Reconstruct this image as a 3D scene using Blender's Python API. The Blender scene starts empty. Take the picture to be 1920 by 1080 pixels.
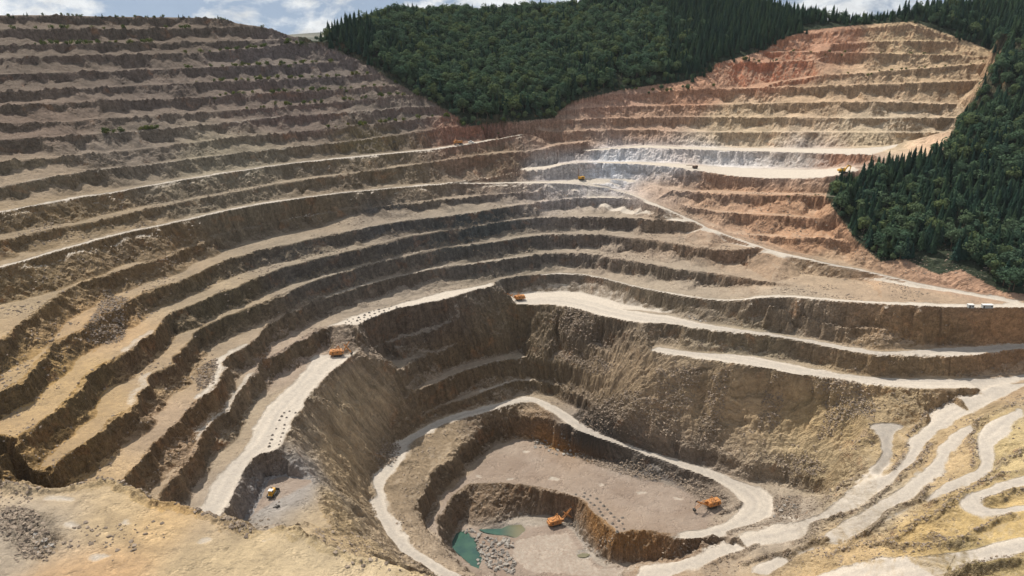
import bpy, bmesh, math, random
import numpy as np
from mathutils import Vector, Matrix, geometry
random.seed(7); np.random.seed(7)
C = bpy.context.scene
R_ = math.radians
# ------------------------------------------------------------------ camera, sky, sun, exposure
HC = 340.0; FPX = 1400.0; PITCH = 19.6
cam = bpy.data.objects.new('camera', bpy.data.cameras.new('camera')); C.collection.objects.link(cam)
cam.location = (0, 0, HC); cam.rotation_euler = (R_(90-PITCH), 0, 0)
cam.data.sensor_width = 36; cam.data.lens = 36*FPX/1920; cam.data.clip_end = 30000; cam.data.clip_start = 1
C.camera = cam
SUN_EL, SUN_AZ = 54.0, -37.0          # azimuth measured from the view direction (+Y), negative = left
sdir = Vector((math.sin(R_(SUN_AZ))*math.cos(R_(SUN_EL)), math.cos(R_(SUN_AZ))*math.cos(R_(SUN_EL)), math.sin(R_(SUN_EL))))
sun = bpy.data.objects.new('sun', bpy.data.lights.new('sun', 'SUN')); C.collection.objects.link(sun)
sun.data.energy = 5.0; sun.data.angle = R_(0.5); sun.data.color = (1, .93, .82)
sun.rotation_euler = (-sdir).to_track_quat('-Z', 'Y').to_euler()
W = bpy.data.worlds.new('World'); C.world = W; W.use_nodes = True
C.view_settings.view_transform = 'Standard'; C.view_settings.look = 'None'; C.view_settings.exposure = 0.12
C.cycles.max_bounces = 4; C.cycles.diffuse_bounces = 2; C.cycles.glossy_bounces = 2; C.cycles.transparent_max_bounces = 6

class NT:                                # small node-tree helper
    def __init__(s, nt): s.nt = nt
    def n(s, typ, ins=None, **props):
        nd = s.nt.nodes.new(typ)
        for k, v in props.items(): setattr(nd, k, v)
        for k, v in (ins or {}).items():
            sock = nd.inputs[k]
            if isinstance(v, bpy.types.NodeSocket): s.nt.links.new(v, sock)
            else:
                if isinstance(v, (tuple, list)) and len(v) == 3 and sock.type == 'RGBA': v = (*v, 1)
                sock.default_value = v
        return nd
    def math(s, op, a, b=0.0, clamp=False):
        nd = s.n('ShaderNodeMath', {0: a, 1: b}, operation=op); nd.use_clamp = clamp; return nd.outputs[0]
    def mix(s, f, a, b, blend='MIX'):
        nd = s.nt.nodes.new('ShaderNodeMix'); nd.data_type = 'RGBA'; nd.blend_type = blend
        for sock, v in ((nd.inputs[0], f), (nd.inputs[6], a), (nd.inputs[7], b)):
            if isinstance(v, bpy.types.NodeSocket): s.nt.links.new(v, sock)
            else: sock.default_value = (*v, 1) if isinstance(v, (tuple, list)) and len(v) == 3 else v
        return nd.outputs[2]
    def ramp(s, f, lo, hi, a=0.0, b=1.0):
        nd = s.n('ShaderNodeMapRange', {0: f, 1: lo, 2: hi, 3: a, 4: b}); return nd.outputs[0]
    def noise(s, vec, scale, detail=4, rough=.55, dist=0):
        return s.n('ShaderNodeTexNoise', {'Vector': vec, 'Scale': scale, 'Detail': detail, 'Roughness': rough, 'Distortion': dist}).outputs[0]

# sky with clouds
wt = NT(W.node_tree); W.node_tree.nodes.clear()
sky = wt.n('ShaderNodeTexSky', sky_type='NISHITA', sun_disc=False, sun_elevation=R_(SUN_EL), sun_rotation=R_(SUN_AZ), dust_density=.4, air_density=1.0, ozone_density=2.0)
tc = wt.n('ShaderNodeTexCoord')
sx = wt.n('ShaderNodeSeparateXYZ', {0: tc.outputs['Generated']})
up = wt.n('ShaderNodeCombineXYZ', {0: sx.outputs[0], 1: sx.outputs[1], 2: wt.math('ADD', wt.math('MAXIMUM', sx.outputs[2], 0.0), .22)}).outputs[0]
wt.nt.links.new(up, sky.inputs['Vector']) if 'Vector' in sky.inputs else None
mp = wt.n('ShaderNodeMapping', {'Vector': tc.outputs['Generated'], 'Scale': (1, 1, 2.1)})
cn = wt.noise(mp.outputs[0], 11, 10, .6, .2)
cm = wt.ramp(cn, .44, .55, .12, 1.0)
cn2 = wt.noise(mp.outputs[0], 20, 6, .6, .2)
cb = wt.ramp(cn2, .3, .7, .75, 1.15)
ccol = wt.n('ShaderNodeVectorMath', {0: (12.6, 12.9, 13.1), 1: wt.n('ShaderNodeCombineXYZ', {0: cb, 1: cb, 2: cb}).outputs[0]}, operation='MULTIPLY').outputs[0]
skc = wt.mix(cm, sky.outputs[0], ccol)
bg = wt.n('ShaderNodeBackground', {'Color': skc, 'Strength': .064})
wo = wt.n('ShaderNodeOutputWorld', {'Surface': bg.outputs[0]})

# ------------------------------------------------------------------ survey: break lines of the mine
P = R_(PITCH); CP, SP = math.cos(P), math.sin(P)
def tdep(y): return math.tan(P + math.atan((y-540)/FPX))
def XY(px, py, D, z): return ((px-960)/FPX*(D*CP + (HC-z)*SP), D)
def proj(x, y, z):
    dz = z-HC; f = y*CP - dz*SP; u = y*SP + dz*CP
    return 960 + FPX*x/f, 540 - FPX*u/f
LN = {}
def dens(pts, step=11):
    out = []
    for a, b in zip(pts[:-1], pts[1:]):
        n = max(1, int(math.hypot(b[0]-a[0], b[1]-a[1])/step))
        for i in range(n): out.append(tuple(a[k]+(b[k]-a[k])*i/n for k in range(len(a))))
    out.append(tuple(pts[-1])); return out
def smooth_px(pts, it=1):
    for _ in range(it):
        q = [pts[0]]
        for a, b in zip(pts[:-1], pts[1:]):
            q.append(tuple(.75*a[k]+.25*b[k] for k in range(len(a)))); q.append(tuple(.25*a[k]+.75*b[k] for k in range(len(a))))
        q.append(pts[-1]); pts = q
    return pts
def ext(pts, left=None, right=None):
    pts = list(pts)
    if left is not None:
        a, b = pts[0], pts[1]; k = (left-a[0])/(a[0]-b[0] or 1)*.8
        pts.insert(0, (left, a[1]+(a[1]-b[1])*k, *a[2:]))
    if right is not None:
        a, b = pts[-1], pts[-2]; k = (right-a[0])/(a[0]-b[0] or 1)*.8
        pts.append((right, a[1]+(a[1]-b[1])*k, *a[2:]))
    return pts
def zline(name, pts, z=None, left=None, right=None, **kw):
    """a line surveyed by picture position and known height"""
    if z is not None: pts = [(p[0], p[1], z) for p in pts]
    pts = dens(smooth_px(ext(pts, left, right)))
    w = []
    for x, y, zz in pts:
        D = (HC-zz)/tdep(y); w.append((*XY(x, y, D, zz), zz))
    LN[name] = dict(w=np.array(w), px=np.array([p[0] for p in pts]), kw=kw); return name
def basefn(names, px):
    """height and distance of the highest base line at picture column px"""
    zs, Ds = np.full(len(px), -1e9), np.zeros(len(px))
    for nm in names:
        l = LN[nm]; o = np.argsort(l['px'], kind='stable')
        bx, bz, bD = l['px'][o], l['w'][o, 2], l['w'][o, 1]
        z = np.interp(px, bx, bz); D = np.interp(px, bx, bD)
        ok = (px >= bx[0]-25) & (px <= bx[-1]+25)
        u = ok & (z > zs); zs[u] = z[u]; Ds[u] = D[u]
    bad = zs < -1e8
    if bad.any():
        l = LN[names[0]]; o = np.argsort(l['px'], kind='stable')
        zs[bad] = np.interp(px[bad], l['px'][o], l['w'][o, 2]); Ds[bad] = np.interp(px[bad], l['px'][o], l['w'][o, 1])
    return zs, Ds
S_X = [-400, 0, 300, 640, 1000, 2400]; S_Y = [.36, .42, .48, .56, .66, .66]
def mline(name, pts, base, s=None, left=None, right=None, sm=5, **kw):
    """a line whose distance follows from the wall slope above the line(s) below it"""
    pts = dens(smooth_px(ext([(p[0], p[1]) for p in pts], left, right)))
    px = np.array([p[0] for p in pts]); py = np.array([p[1] for p in pts])
    z0, D0 = basefn(base if isinstance(base, list) else [base], px)
    ss = np.interp(px, S_X, S_Y) if s is None else s
    t = np.array([tdep(y) for y in py])
    D = (HC - z0 + ss*D0)/(ss+t)
    if sm and len(D) > 2*sm:
        k = np.ones(2*sm+1)/(2*sm+1); D = np.convolve(np.pad(D, sm, mode='reflect', reflect_type='odd'), k, mode='valid')
    z = HC - D*t
    w = [(*XY(a, b, d, zz), zz) for a, b, d, zz in zip(px, py, D, z)]
    LN[name] = dict(w=np.array(w), px=px, kw=kw); return name
def fline(name, pts, near, left=None, right=None, dz=0, **kw):
    """far edge of a flat whose near edge is already surveyed: same height"""
    pts = dens(smooth_px(ext([(p[0], p[1]) for p in pts], left, right)))
    px = np.array([p[0] for p in pts]); z0, D0 = basefn([near], px)
    w = []
    for (x, y), z, d0 in zip(pts, z0, D0):
        z = z+dz; w.append((*XY(x, y, max((HC-z)/tdep(y), d0+2), z), z))
    LN[name] = dict(w=np.array(w), px=px, kw=kw); return name

# --- the pit bottom
zline('pond_toe', [(1380,1020,16),(1350,1027,14),(1290,1042,7),(1240,1052,2),(1197,1052,0),(1160,1055,0),(1138,1055,0),(1120,1042,0),(1098,1022,0),(1083,1004,0),(1072,985,0),(1055,970,0),(1040,963,0),(1010,963,0),(975,968,0),(935,985,0),(900,988,0),(880,984,0),(868,975,0),(862,990,0),(852,1015,0),(855,1035,0),(880,1060,0),(930,1080,0)])
zline('pit_floor', [(850,1200),(950,1150),(1060,1120),(1130,1085),(1165,1075)], 0)
zline('f1', [(1320,1016,18),(1290,1012,18),(1260,1007,18),(1200,992,18),(1160,1002,18),(1150,995,18),(1112,965,18),(1097,942,18),(1075,932,18),(1025,917,18),(955,905,18),(905,902,18),(867,910,18),(857,925,18),(840,945,18),(837,957,18),(825,980,18),(825,1000,19),(837,1022,20),(850,1035,20),(880,1055,20),(920,1072,20),(960,1095,20)])
zline('f1_far', [(800,990),(825,965),(827,955),(832,927),(865,895),(890,877),(935,840),(987,822),(1030,842),(1075,852),(1110,860),(1155,877),(1205,892),(1255,907),(1275,915),(1320,935),(1350,945),(1352,960),(1330,972)], 18)
zline('b33', [(957,783,34),(907,800,34),(862,838,34),(847,853,34),(807,890,34),(807,913,34),(783,950,34),(783,963,34),(800,993,34),(827,1020,33),(860,1050,32),(910,1085,32)], kf=.75, below=['f1_far','f1'])
zline('b33r', [(957,783,34),(995,781,36),(1030,790,38),(1052,798,39.5),(1066,801,40)], kf=.8, below=['f1_far'])
zline('rd_near', [(1262,997,19),(1325,995,19),(1360,980,20),(1385,960,20.5),(1390,940,21.5),(1370,920,23),(1340,902,25),(1300,885,27),(1250,865,29),(1200,847,31),(1100,815,36),(1075,805,38.5),(1062,795,40),(1042,777,42),(1012,760,43),(992,752,43),(955,757,43),(905,775,43),(870,780,43),(842,790,43),(827,797,43),(783,820,43),(763,837,43),(757,863,43),(737,887,43),(720,907,43),(720,937,43),(727,970,42),(750,1003,41),(790,1037,40),(827,1060,39),(880,1085,38)], kf=.7, below=['f1_far'], rng=(1064,1345))
zline('rd_far', [(1320,1018,19),(1387,1000,19),(1425,980,20),(1450,960,21),(1452,935,22),(1425,915,23.5),(1375,897,25.5),(1320,877,27.5),(1262,862,29),(1200,841,31),(1112,810,36.5),(1092,795,39),(1062,772,41.5),(1030,755,43),(1005,745,43),(977,742,43),(930,760,43),(885,772,43),(837,780,43),(800,800,43),(757,820,43),(737,843,43),(740,863,43),(707,883,43),(690,900,43),(700,933,43),(710,977,42),(730,1013,41),(757,1043,40),(800,1062,39),(850,1092,38)])
# --- benches between the inner haul road and the two middle platforms
zline('c4', [(776,796,46.5),(825,760,50),(867,752,51),(905,737,52),(955,717,52.5),(987,712,52.5),(1017,715,52.5),(1042,720,52),(1080,737,51.5),(1110,748,51)], kf=.85, below=['rd_far'])
zline('c3', [(783,731,69),(800,727,69),(842,707,69),(905,685,69),(942,676,69),(995,670,69),(1005,675,69),(1037,676,69),(1080,687,69),(1125,704,68)], kf=.8, below=['c4'])
zline('c2', [(752,698,85),(770,677,86),(795,665,85.5),(825,656,86),(862,642,87),(887,637,86.5),(942,627,86),(975,622,86)], kf=.85, below=['c3'])
zline('c2r', [(1037,622,89),(1055,628,88),(1067,640,86),(1105,646,86),(1130,655,85)])
zline('c2rt', [(1037,648,76),(1067,661,76),(1112,673,76)])
zline('c1', [(705,655,98.6),(730,640,99),(795,625,100.6),(840,606,104.6),(870,597,107)], kf=.7, below=['c2'])
zline('pr_near', [(968,571,109),(995,572,109),(1030,570,109),(1067,576,109),(1117,590,109),(1155,597,109),(1180,604,109),(1260,607,109),(1300,615,109),(1425,627,109),(1512,642,109),(1575,656,109),(1625,663,109),(1680,664,109),(1740,665,109),(1813,668,109),(1863,659,109),(1920,654,109)], right=2150, kf=.85, below=['bl_far'], rng=(1225,2300))
zline('pr_far', [(955,560),(977,562),(1040,554),(1080,557),(1130,567),(1155,577),(1205,587),(1260,595),(1300,603),(1375,615),(1500,634),(1600,652),(1647,658),(1680,658),(1780,651),(1863,648),(1920,645)], 109.2, right=2150)
zline('bl_near', [(1218,657),(1300,669),(1362,680),(1425,687),(1487,703),(1525,705),(1575,713),(1680,722),(1719,730),(1826,730),(1865,724)], 94)
zline('bl_far', [(1232,649),(1300,660),(1400,665),(1500,687),(1562,700),(1680,709),(1785,710),(1879,710),(1920,702)], 94.2, right=2150)
zline('bl_toe', [(1560,735,86.5),(1630,742,86),(1725,746,89.5),(1825,745,90.2)])
# --- left platform, its road and the truck platform
zline('pl_near', [(925,535),(900,540),(840,560),(780,572),(735,580),(700,596),(680,606),(660,610),(635,608),(595,617)], 123, kf=.7, below=['c1','c2'], rng=(690,842))
zline('pl_far', [(645,600),(672,590),(747,570),(840,547),(900,535),(925,529)], 123.2)
zline('D', [(595,617),(575,630),(535,655),(497,677),(470,707),(445,740),(430,762),(418,775),(392,795),(372,830),(372,845),(335,875),(325,900),(312,920),(300,940),(290,965)], 123, kf=.9, below=['e_far'])
zline('e_near', [(672,650,109),(657,670,109),(615,702,109),(572,747,109),(570,765,109),(555,777,109),(542,800,109),(535,832,109),(515,847,109),(480,855,109),(457,885,109),(435,935,109),(415,957,109),(400,985,109)])
zline('e_far', [(650,665,109.2),(610,666,109.2),(588,663,109.2),(575,690,109.2),(560,708,109.2),(510,750,109.2),(480,790,109.2),(465,830,109.2),(440,860,109.2),(400,900,109.2),(378,945,109.2),(365,975,109.2)])
zline('tp_ridge', [(535,832,109),(545,856,104),(577,885,96),(585,896,94)])
zline('tp_in', [(585,897),(570,896),(535,890),(502,893),(494,912),(484,940),(470,962),(450,985)], 94)
zline('tp_out', [(586,900,94),(592,930,94),(612,980,93),(650,1012,92),(690,1037,90),(720,1060,88)])
zline('valley', [(672,622,120),(705,655,103),(735,680,95),(752,702,84)])
# --- left wall, walls of the middle
zline('pl_r', [(925,528,123),(960,520,123),(1000,516,123),(1060,513,123),(1110,516,123),(1200,540,124),(1280,556,124),(1340,563,125),(1385,564,128),(1440,556,133),(1500,558,136),(1600,567,138),(1700,572,139),(1800,577,138.5),(1920,577,138)], right=2150, kf=.7, below=['pr_far','pl_far'])
zline('pl_rf', [(1385,560,128),(1440,553,133),(1500,554,136),(1600,563,138),(1700,567,139),(1800,571,138.6),(1900,569,138.2)])
zline('m130', [(1446,572,130),(1500,586,125.5),(1540,600,123),(1580,614,120.5),(1640,614,122),(1703,603,126)], kf=.7, below=['pr_far'])
zline('L18', [(222,907),(240,895),(277,853),(275,845),(312,812),(347,780),(357,765),(372,750),(405,722),(420,700),(420,672),(450,655),(480,640),(495,620),(510,600),(572,575),(645,547),(715,527),(785,510),(840,501),(937,488),(1033,475),(1090,474),(1187,490),(1280,507),(1380,520),(1463,532),(1520,540),(1563,553),(1592,562)], 136, kf=.85, full=.7, fx=600, below=['D','pl_far','pl_r','pl_rf'])
zline('L17', [(82,912),(107,872),(140,845),(207,802),(197,790),(245,767),(265,750),(257,737),(290,721),(282,715),(287,700),(332,685),(330,672),(342,662),(370,632),(365,625),(402,605),(467,579),(525,554),(590,527),(655,507),(700,493),(753,482),(870,460),(930,455),(1003,441),(1107,438),(1207,450),(1280,460),(1347,470),(1390,469),(1416,465)], 149, kf=.85, full=.7, fx=600, below=['L18'])
zline('L16', [(0,852),(45,812),(62,808),(97,780),(142,735),(172,692),(222,670),(250,650),(272,632),(297,620),(310,595),(332,582),(370,570),(410,552),(460,535),(482,519),(560,495),(622,480),(700,460),(767,445),(847,432),(930,418),(1007,408),(1107,405),(1187,410),(1240,414),(1296,416)], 161.5, left=-160, kf=.8, full=.7, fx=600, below=['L17'])
zline('L15', [(0,737),(50,707),(62,687),(92,657),(100,642),(140,625),(187,600),(230,577),(270,547),(350,524),(417,490),(483,470),(563,455),(640,437),(700,424),(773,413),(850,404),(923,393),(1000,381),(1050,374),(1107,370),(1180,372),(1235,388)], 172.5, left=-160, kf=.7, full=.7, fx=600, below=['L16'])
zline('L14', [(0,640,185.5),(60,590,185.5),(127,540,184.5),(187,520,184.5),(293,487,183.5),(353,465,182.5),(427,437,182.5),(500,422,181.5),(560,408,181.5),(640,395,181.0),(700,387,180.5),(763,383,180.5),(833,375,180.5),(940,364,180.5),(1000,360,180.5),(1012,357,180.5)], left=-160, kf=.6, full=.7, fx=600, below=['L15'])
zline('L13', [(0,503,203.0),(67,483,203.0),(150,459,202.0),(233,437,201.0),(300,424,200.0),(383,405,199.0),(467,387,198.0),(560,373,197.0),(640,362,195.0),(720,354,194.0),(800,348,192.0),(850,346,190.5),(940,343.5,189),(1000,343,188),(1060,344,185.5),(1110,349,181.5),(1160,358,178),(1220,379,173.6),(1280,407,163.5),(1340,434,156.5),(1416,462,150),(1500,485,146.5),(1640,513,142.5),(1750,539,140),(1840,556,139),(1905,567,138.5)], left=-160, kf=.3, below=['L14','L15','L16','L17','L18','pl_rf'])
zline('L13f', [(0,499,203.3),(67,480,203.3),(150,456,202.3),(233,434.5,201.3),(300,422,200.3),(383,403,199.3),(467,385.3,198.3),(560,371.5,197.3),(640,360.5,195.3),(800,346.5,192.3),(940,341.5,189.2),(1000,340,188.2),(1060,338.5,186.5)])
zline('L13g', [(1060,337,186.7),(1095,334,187),(1140,335,187),(1200,340,185),(1250,352,182)])
zline('L13h', [(1160,353,178.5),(1220,373,174),(1290,404,163),(1350,430,156.5),(1420,455,150.5),(1500,478,147),(1640,507,143),(1750,533,140.4),(1900,562,138.8)])
mline('wr', [(800,347),(870,339),(950,325),(975,319),(990,318),(1032,315),(1057,308),(1095,305),(1145,306),(1220,309),(1300,318),(1375,331),(1450,335),(1530,334),(1570,328),(1612,318)], ['L13','m366','m404'] if False else 'L13', s=.6, kf=.6, below=['L13f','L13g'])
# right-hand benches below the excavator platform
mline('m443', [(1335,428),(1387,441),(1475,446),(1540,447),(1600,455)], 'L13h', s=.6, kf=.5, full=.7, below=['L13h'])
mline('m404', [(1280,384),(1300,390),(1360,400),(1465,405),(1525,411),(1580,412)], ['L13h','m443'], s=.6, kf=.5, full=.7, below=['m443','L13h'])
mline('m366', [(1260,357),(1300,362),(1430,366),(1537,367)], 'm404', s=.6, kf=.5, full=.7, below=['m404'])
mline('wr', [(800,347),(870,339),(950,325),(975,319),(990,318),(1032,315),(1057,308),(1095,305),(1145,306),(1220,309),(1300,318),(1375,331),(1450,335),(1530,334),(1570,328),(1612,318)], ['m366','L13'], s=.6, sm=7, kf=.5, below=['m366','L13g','L13f'])
fline('wrf', [(975,316),(1050,306),(1145,303),(1220,304),(1300,310),(1380,314),(1450,317),(1530,318),(1600,312)], 'wr', dz=.3)
mline('L12', [(0,452),(33,447),(87,432),(167,420),(283,390),(440,361),(513,347),(640,328),(823,303),(923,288),(1007,283),(1040,273),(1090,266),(1107,265)], 'L13', left=-160, kf=.5, full=.7, below=['L13f','L13'])
mline('ramp', [(975,317),(1000,304),(1023,294),(1090,283),(1173,278),(1227,277),(1280,280),(1420,284),(1557,288),(1630,290)], 'wrf', s=.62, kf=.6, below=['wrf'])
fline('rampf', [(1090,281),(1173,275.5),(1227,272),(1280,276),(1420,278),(1557,279),(1640,277),(1700,270)], 'ramp', dz=.3)
mline('L11', [(0,398),(133,373),(220,360),(287,347),(400,328),(533,308),(640,297),(800,282),(857,274),(923,263),(973,253),(1023,247),(1107,245),(1207,243),(1280,248),(1413,248),(1547,248),(1747,249),(1790,250)], ['L12','rampf'], left=-160, kf=.3, below=['L12','rampf'])
fline('L11f', [(0,396),(133,371.5),(220,358),(287,345),(400,326),(533,306.5),(640,295),(800,280),(857,272),(923,261)], 'L11', left=-160, dz=.2)
mline('m264', [(900,263.7),(1000,264),(1100,265)], 'L12', s=.2, kf=.5, below=['ramp','L12'])
mline('L10', [(0,353),(67,337),(167,320),(267,312),(367,297),(533,277),(640,268),(757,252),(833,240),(897,237),(940,233),(1040,225),(1207,220),(1280,219),(1447,220),(1613,222),(1773,220),(1820,222)], 'L11', left=-160, kf=.5, full=.7, below=['L11f','L11'])
mline('L9', [(0,304),(27,301),(133,293),(267,281),(367,267),(500,252),(640,240),(740,230),(820,218),(870,222)], 'L10', left=-160, kf=.5, full=.78, below=['L10'])
mline('L8', [(0,263),(67,258),(167,252),(250,247),(433,230),(500,220),(640,212),(723,205),(773,200),(830,200)], 'L9', left=-160, kf=.5, full=.78, below=['L9'])
mline('L7', [(0,232),(133,230),(183,222),(300,217),(400,210),(640,191),(723,182),(793,178)], 'L8', left=-160, kf=.5, full=.78, below=['L8'])
mline('L6', [(0,199),(67,195),(200,190),(300,187),(417,180),(640,168),(757,160)], 'L7', left=-160, kf=.5, full=.78, below=['L7'])
mline('L5', [(0,173),(133,167),(267,160),(400,155),(640,144),(720,138)], 'L6', left=-160, kf=.5, full=.78, below=['L6'])
mline('L4', [(0,140),(133,135),(267,132),(367,127),(500,123),(640,115),(693,113)], 'L5', left=-160, kf=.5, full=.78, below=['L5'])
mline('L3', [(0,109),(100,107),(200,104),(300,102),(433,97),(500,88),(567,80),(600,77),(650,84)], 'L4', left=-160, kf=.5, full=.78, below=['L4'])
mline('L2', [(0,84),(167,83),(300,80),(433,77),(533,75)], 'L3', left=-160, kf=.5, full=.78, below=['L3'])
mline('L1', [(0,55),(200,55),(367,53),(450,50),(500,51),(527,62)], 'L2', left=-160, kf=.5, full=.78, below=['L2'])
mline('L0', [(0,30),(100,29),(200,32),(333,34),(417,34),(440,42)], 'L1', left=-160, kf=.5, full=.78, below=['L1'])
# --- upper right wall
mline('V192', [(1047,207),(1140,200),(1280,197),(1397,196),(1493,192),(1580,191),(1680,192),(1787,195)], 'L10', kf=.5, full=.7, below=['L10'])
mline('V160', [(1047,192),(1107,182),(1200,176),(1280,170),(1413,165),(1513,163),(1567,161),(1680,157),(1830,151)], 'V192', kf=.5, full=.7, below=['V192'])
mline('V128', [(1445,158),(1513,145),(1613,137),(1713,130),(1853,118)], 'V160', kf=.5, full=.7, below=['V160'])
mline('V118', [(1343,121),(1380,118),(1440,117),(1510,114)], 'V160', kf=.4, below=['V128','V160'])
mline('V100', [(1440,97),(1547,97),(1647,100),(1780,103),(1860,107)], 'V128', kf=.5, full=.7, below=['V118','V128'])
mline('V75', [(1560,83),(1650,77),(1713,76),(1800,79)], 'V100', kf=.5, below=['V100'])
mline('V58', [(1453,77),(1513,63),(1613,55),(1663,50),(1713,47),(1745,58),(1800,76)], ['V75','V100'], kf=.5, below=['V75','V100'])
# --- wooded hill behind
HB = 'HA'
mline('HA', [(870,222),(905,226),(960,200),(1047,188),(1160,164),(1280,150),(1343,119),(1400,100),(1453,74)], ['L9','L10','V160','V192','V118','V100'], s=.6, sm=2)
mline('HB', [(615,90),(650,100),(700,125),(760,145),(830,170),(900,178),(1000,160),(1100,138),(1200,118),(1300,95),(1400,70),(1500,52),(1613,48),(1713,40),(1800,62),(1860,90)], ['HA','V58','L7','L5','L3'], s=.55, sm=4)
mline('HC2', [(610,80),(660,70),(750,85),(850,105),(1000,100),(1200,72),(1350,50),(1500,42)], 'HB', s=.45)
mline('HD', [(570,83),(600,78),(640,62),(700,42),(740,30),(850,32),(950,30),(1080,22),(1140,10),(1240,0),(1350,0),(1440,18),(1500,38),(1600,40),(1700,30),(1800,20),(1870,12),(2050,5)], ['HC2','HB'], s=.42, sm=3)
# --- wooded spur on the right
mline('RA', [(1560,395),(1600,445),(1650,492),(1700,508),(1760,522),(1850,546),(1920,556),(2060,562)], ['L13h','L13'], s=.7, sm=2)
mline('RA2', [(1660,470),(1720,478),(1780,490),(1850,505),(1920,515),(2060,520)], 'RA', s=.65)
mline('RB', [(1570,372),(1640,400),(1750,400),(1920,410),(2060,410)], ['RA2','RA','L13'], s=.5)
mline('RC', [(1625,322),(1700,305),(1790,290),(1920,300),(2060,300)], 'RB', s=.5)
mline('RD', [(1832,232),(1860,212),(1920,195),(2060,190)], 'RC', s=.52)
mline('RE', [(1865,130),(1920,115),(2060,105)], 'RD', s=.52)
mline('RF', [(1870,60),(1960,45),(2060,40)], 'RE', s=.5)
# --- foreground platform and the ramps at lower right
FZ = 167
fg = [(-160,895,FZ),(0,905,FZ),(75,915,FZ),(150,906,FZ),(190,897,FZ),(250,911,FZ),(300,931,FZ),(370,953,FZ),(425,968,FZ),(475,988,FZ),(515,987,FZ),(600,1018,FZ),(690,1038,FZ),(745,1046,FZ-1),(800,1066,FZ-3),(860,1085,FZ-8),(960,1120,FZ-15),(1100,1180,FZ-20)]
zline('fg', fg)
w = LN['fg']['w']; LN['fg_toe'] = dict(w=w*[1, 1, 1] + np.array([8, 30, -44]), px=LN['fg']['px'], kw={})
_zx = np.array([1150,1300,1412,1510,1588,1650,1700,1750,1820,1870,1950,2150], float); _zz = np.array([5,14,22,35,52,63,70,80,89,93,96,98], float)
_gm = _zx-1.2*np.interp(_zx, [1150,1200,1300,1412,1510,1588,1650,1695,1747,1822,1867,1950,2150], [1085,1065,1045,997,977,920,897,860,776,744,722,705,690])
def zr(x, y):
    xe = float(np.interp(x-1.2*y, _gm, _zx)); return float(np.interp(xe, _zx, _zz))
def rl(name, pts, dz=0.0, **k): return zline(name, [(p[0], p[1], zr(*p[:2])+dz) for p in pts], **k)
MAINL = [(1867,722),(1822,744),(1747,776),(1736,799),(1710,825),(1695,860),(1672,888),(1650,897),(1620,903),(1588,920),(1560,950),(1510,977),(1412,997),(1375,1010),(1300,1045),(1200,1065)]
MAINR = [(1960,715),(1920,724),(1897,737),(1841,765),(1766,802),(1738,829),(1719,862),(1682,897),(1650,922),(1622,944),(1560,970),(1525,980),(1520,1000),(1487,1017),(1425,1022),(1335,1052),(1270,1077),(1180,1110)]
rl('ml', MAINL); rl('mr', MAINR)
zline('cliff_t', [(1455,914,24),(1507,926,24),(1535,925,30),(1560,930,42)])
zline('sa', [(1120,640,86),(1200,700,80),(1300,720,79),(1400,735,74.5),(1500,745,76),(1600,765,79),(1660,775,80)])
zline('sb', [(1150,720,68),(1250,770,60),(1350,790,55),(1450,810,51.5),(1550,840,52),(1620,850,64)])
zline('sc', [(1095,765,47),(1130,780,48),(1170,795,48)])
zline('cliff', [(1232,825,40),(1320,850,37),(1360,857,36),(1425,872,36),(1525,895,34),(1575,905,46)], kf=.85, below=['rd_far','cliff_t'])

SRL = [(1690,796),(1660,790),(1628,797),(1646,814),(1653,832),(1650,862),(1625,893),(1612,903)]
SRR = [(1690,796),(1676,820),(1672,862),(1650,890)]
zline('sl', [(a, b, 77-(b-790)*.18) for a, b in SRL]); zline('sr', [(a, b, 77-(b-790)*.18) for a, b in SRR])
R2L = [(1826,791),(1785,810),(1762,836),(1751,860),(1719,892),(1691,914),(1644,942),(1588,972),(1560,991),(1530,1012),(1482,1037),(1430,1055),(1400,1075)]
R2R = [(1832,800),(1800,830),(1775,860),(1768,884),(1732,910),(1721,935),(1665,955),(1644,980),(1597,1008),(1555,1020),(1500,1040),(1440,1080)]
R3L = [(1920,765),(1860,784),(1837,802),(1830,829),(1838,858),(1832,879),(1800,890),(1759,910),(1736,937),(1672,965),(1597,1014)]
R3R = [(1920,776),(1897,791),(1894,814),(1867,836),(1867,860),(1860,875),(1822,903),(1776,920),(1740,940),(1672,972),(1622,1010)]
R4L = [(1980,875),(1920,890),(1841,914),(1794,935),(1800,954),(1832,970),(1920,960),(1980,955)]
R4R = [(1980,897),(1920,911),(1851,933),(1837,944),(1852,954),(1920,946),(1980,938)]
R5L = [(2000,985),(1920,1002),(1830,1026),(1740,1040),(1650,1052),(1560,1068),(1480,1090)]
R5R = [(2000,1025),(1920,1042),(1850,1052),(1800,1066),(1770,1090)]
for nm, l in (('r2l',R2L),('r2r',R2R),('r3l',R3L),('r3r',R3R),('r4l',R4L),('r4r',R4R),('r5l',R5L),('r5r',R5R)):
    rl(nm, l, {'2':3.0,'3':6.5,'4':12.0,'5':16.0}[nm[1]])
rl('low', [(1180,1160),(1400,1160),(1700,1150),(2000,1130),(2150,1120)], 20)

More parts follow.
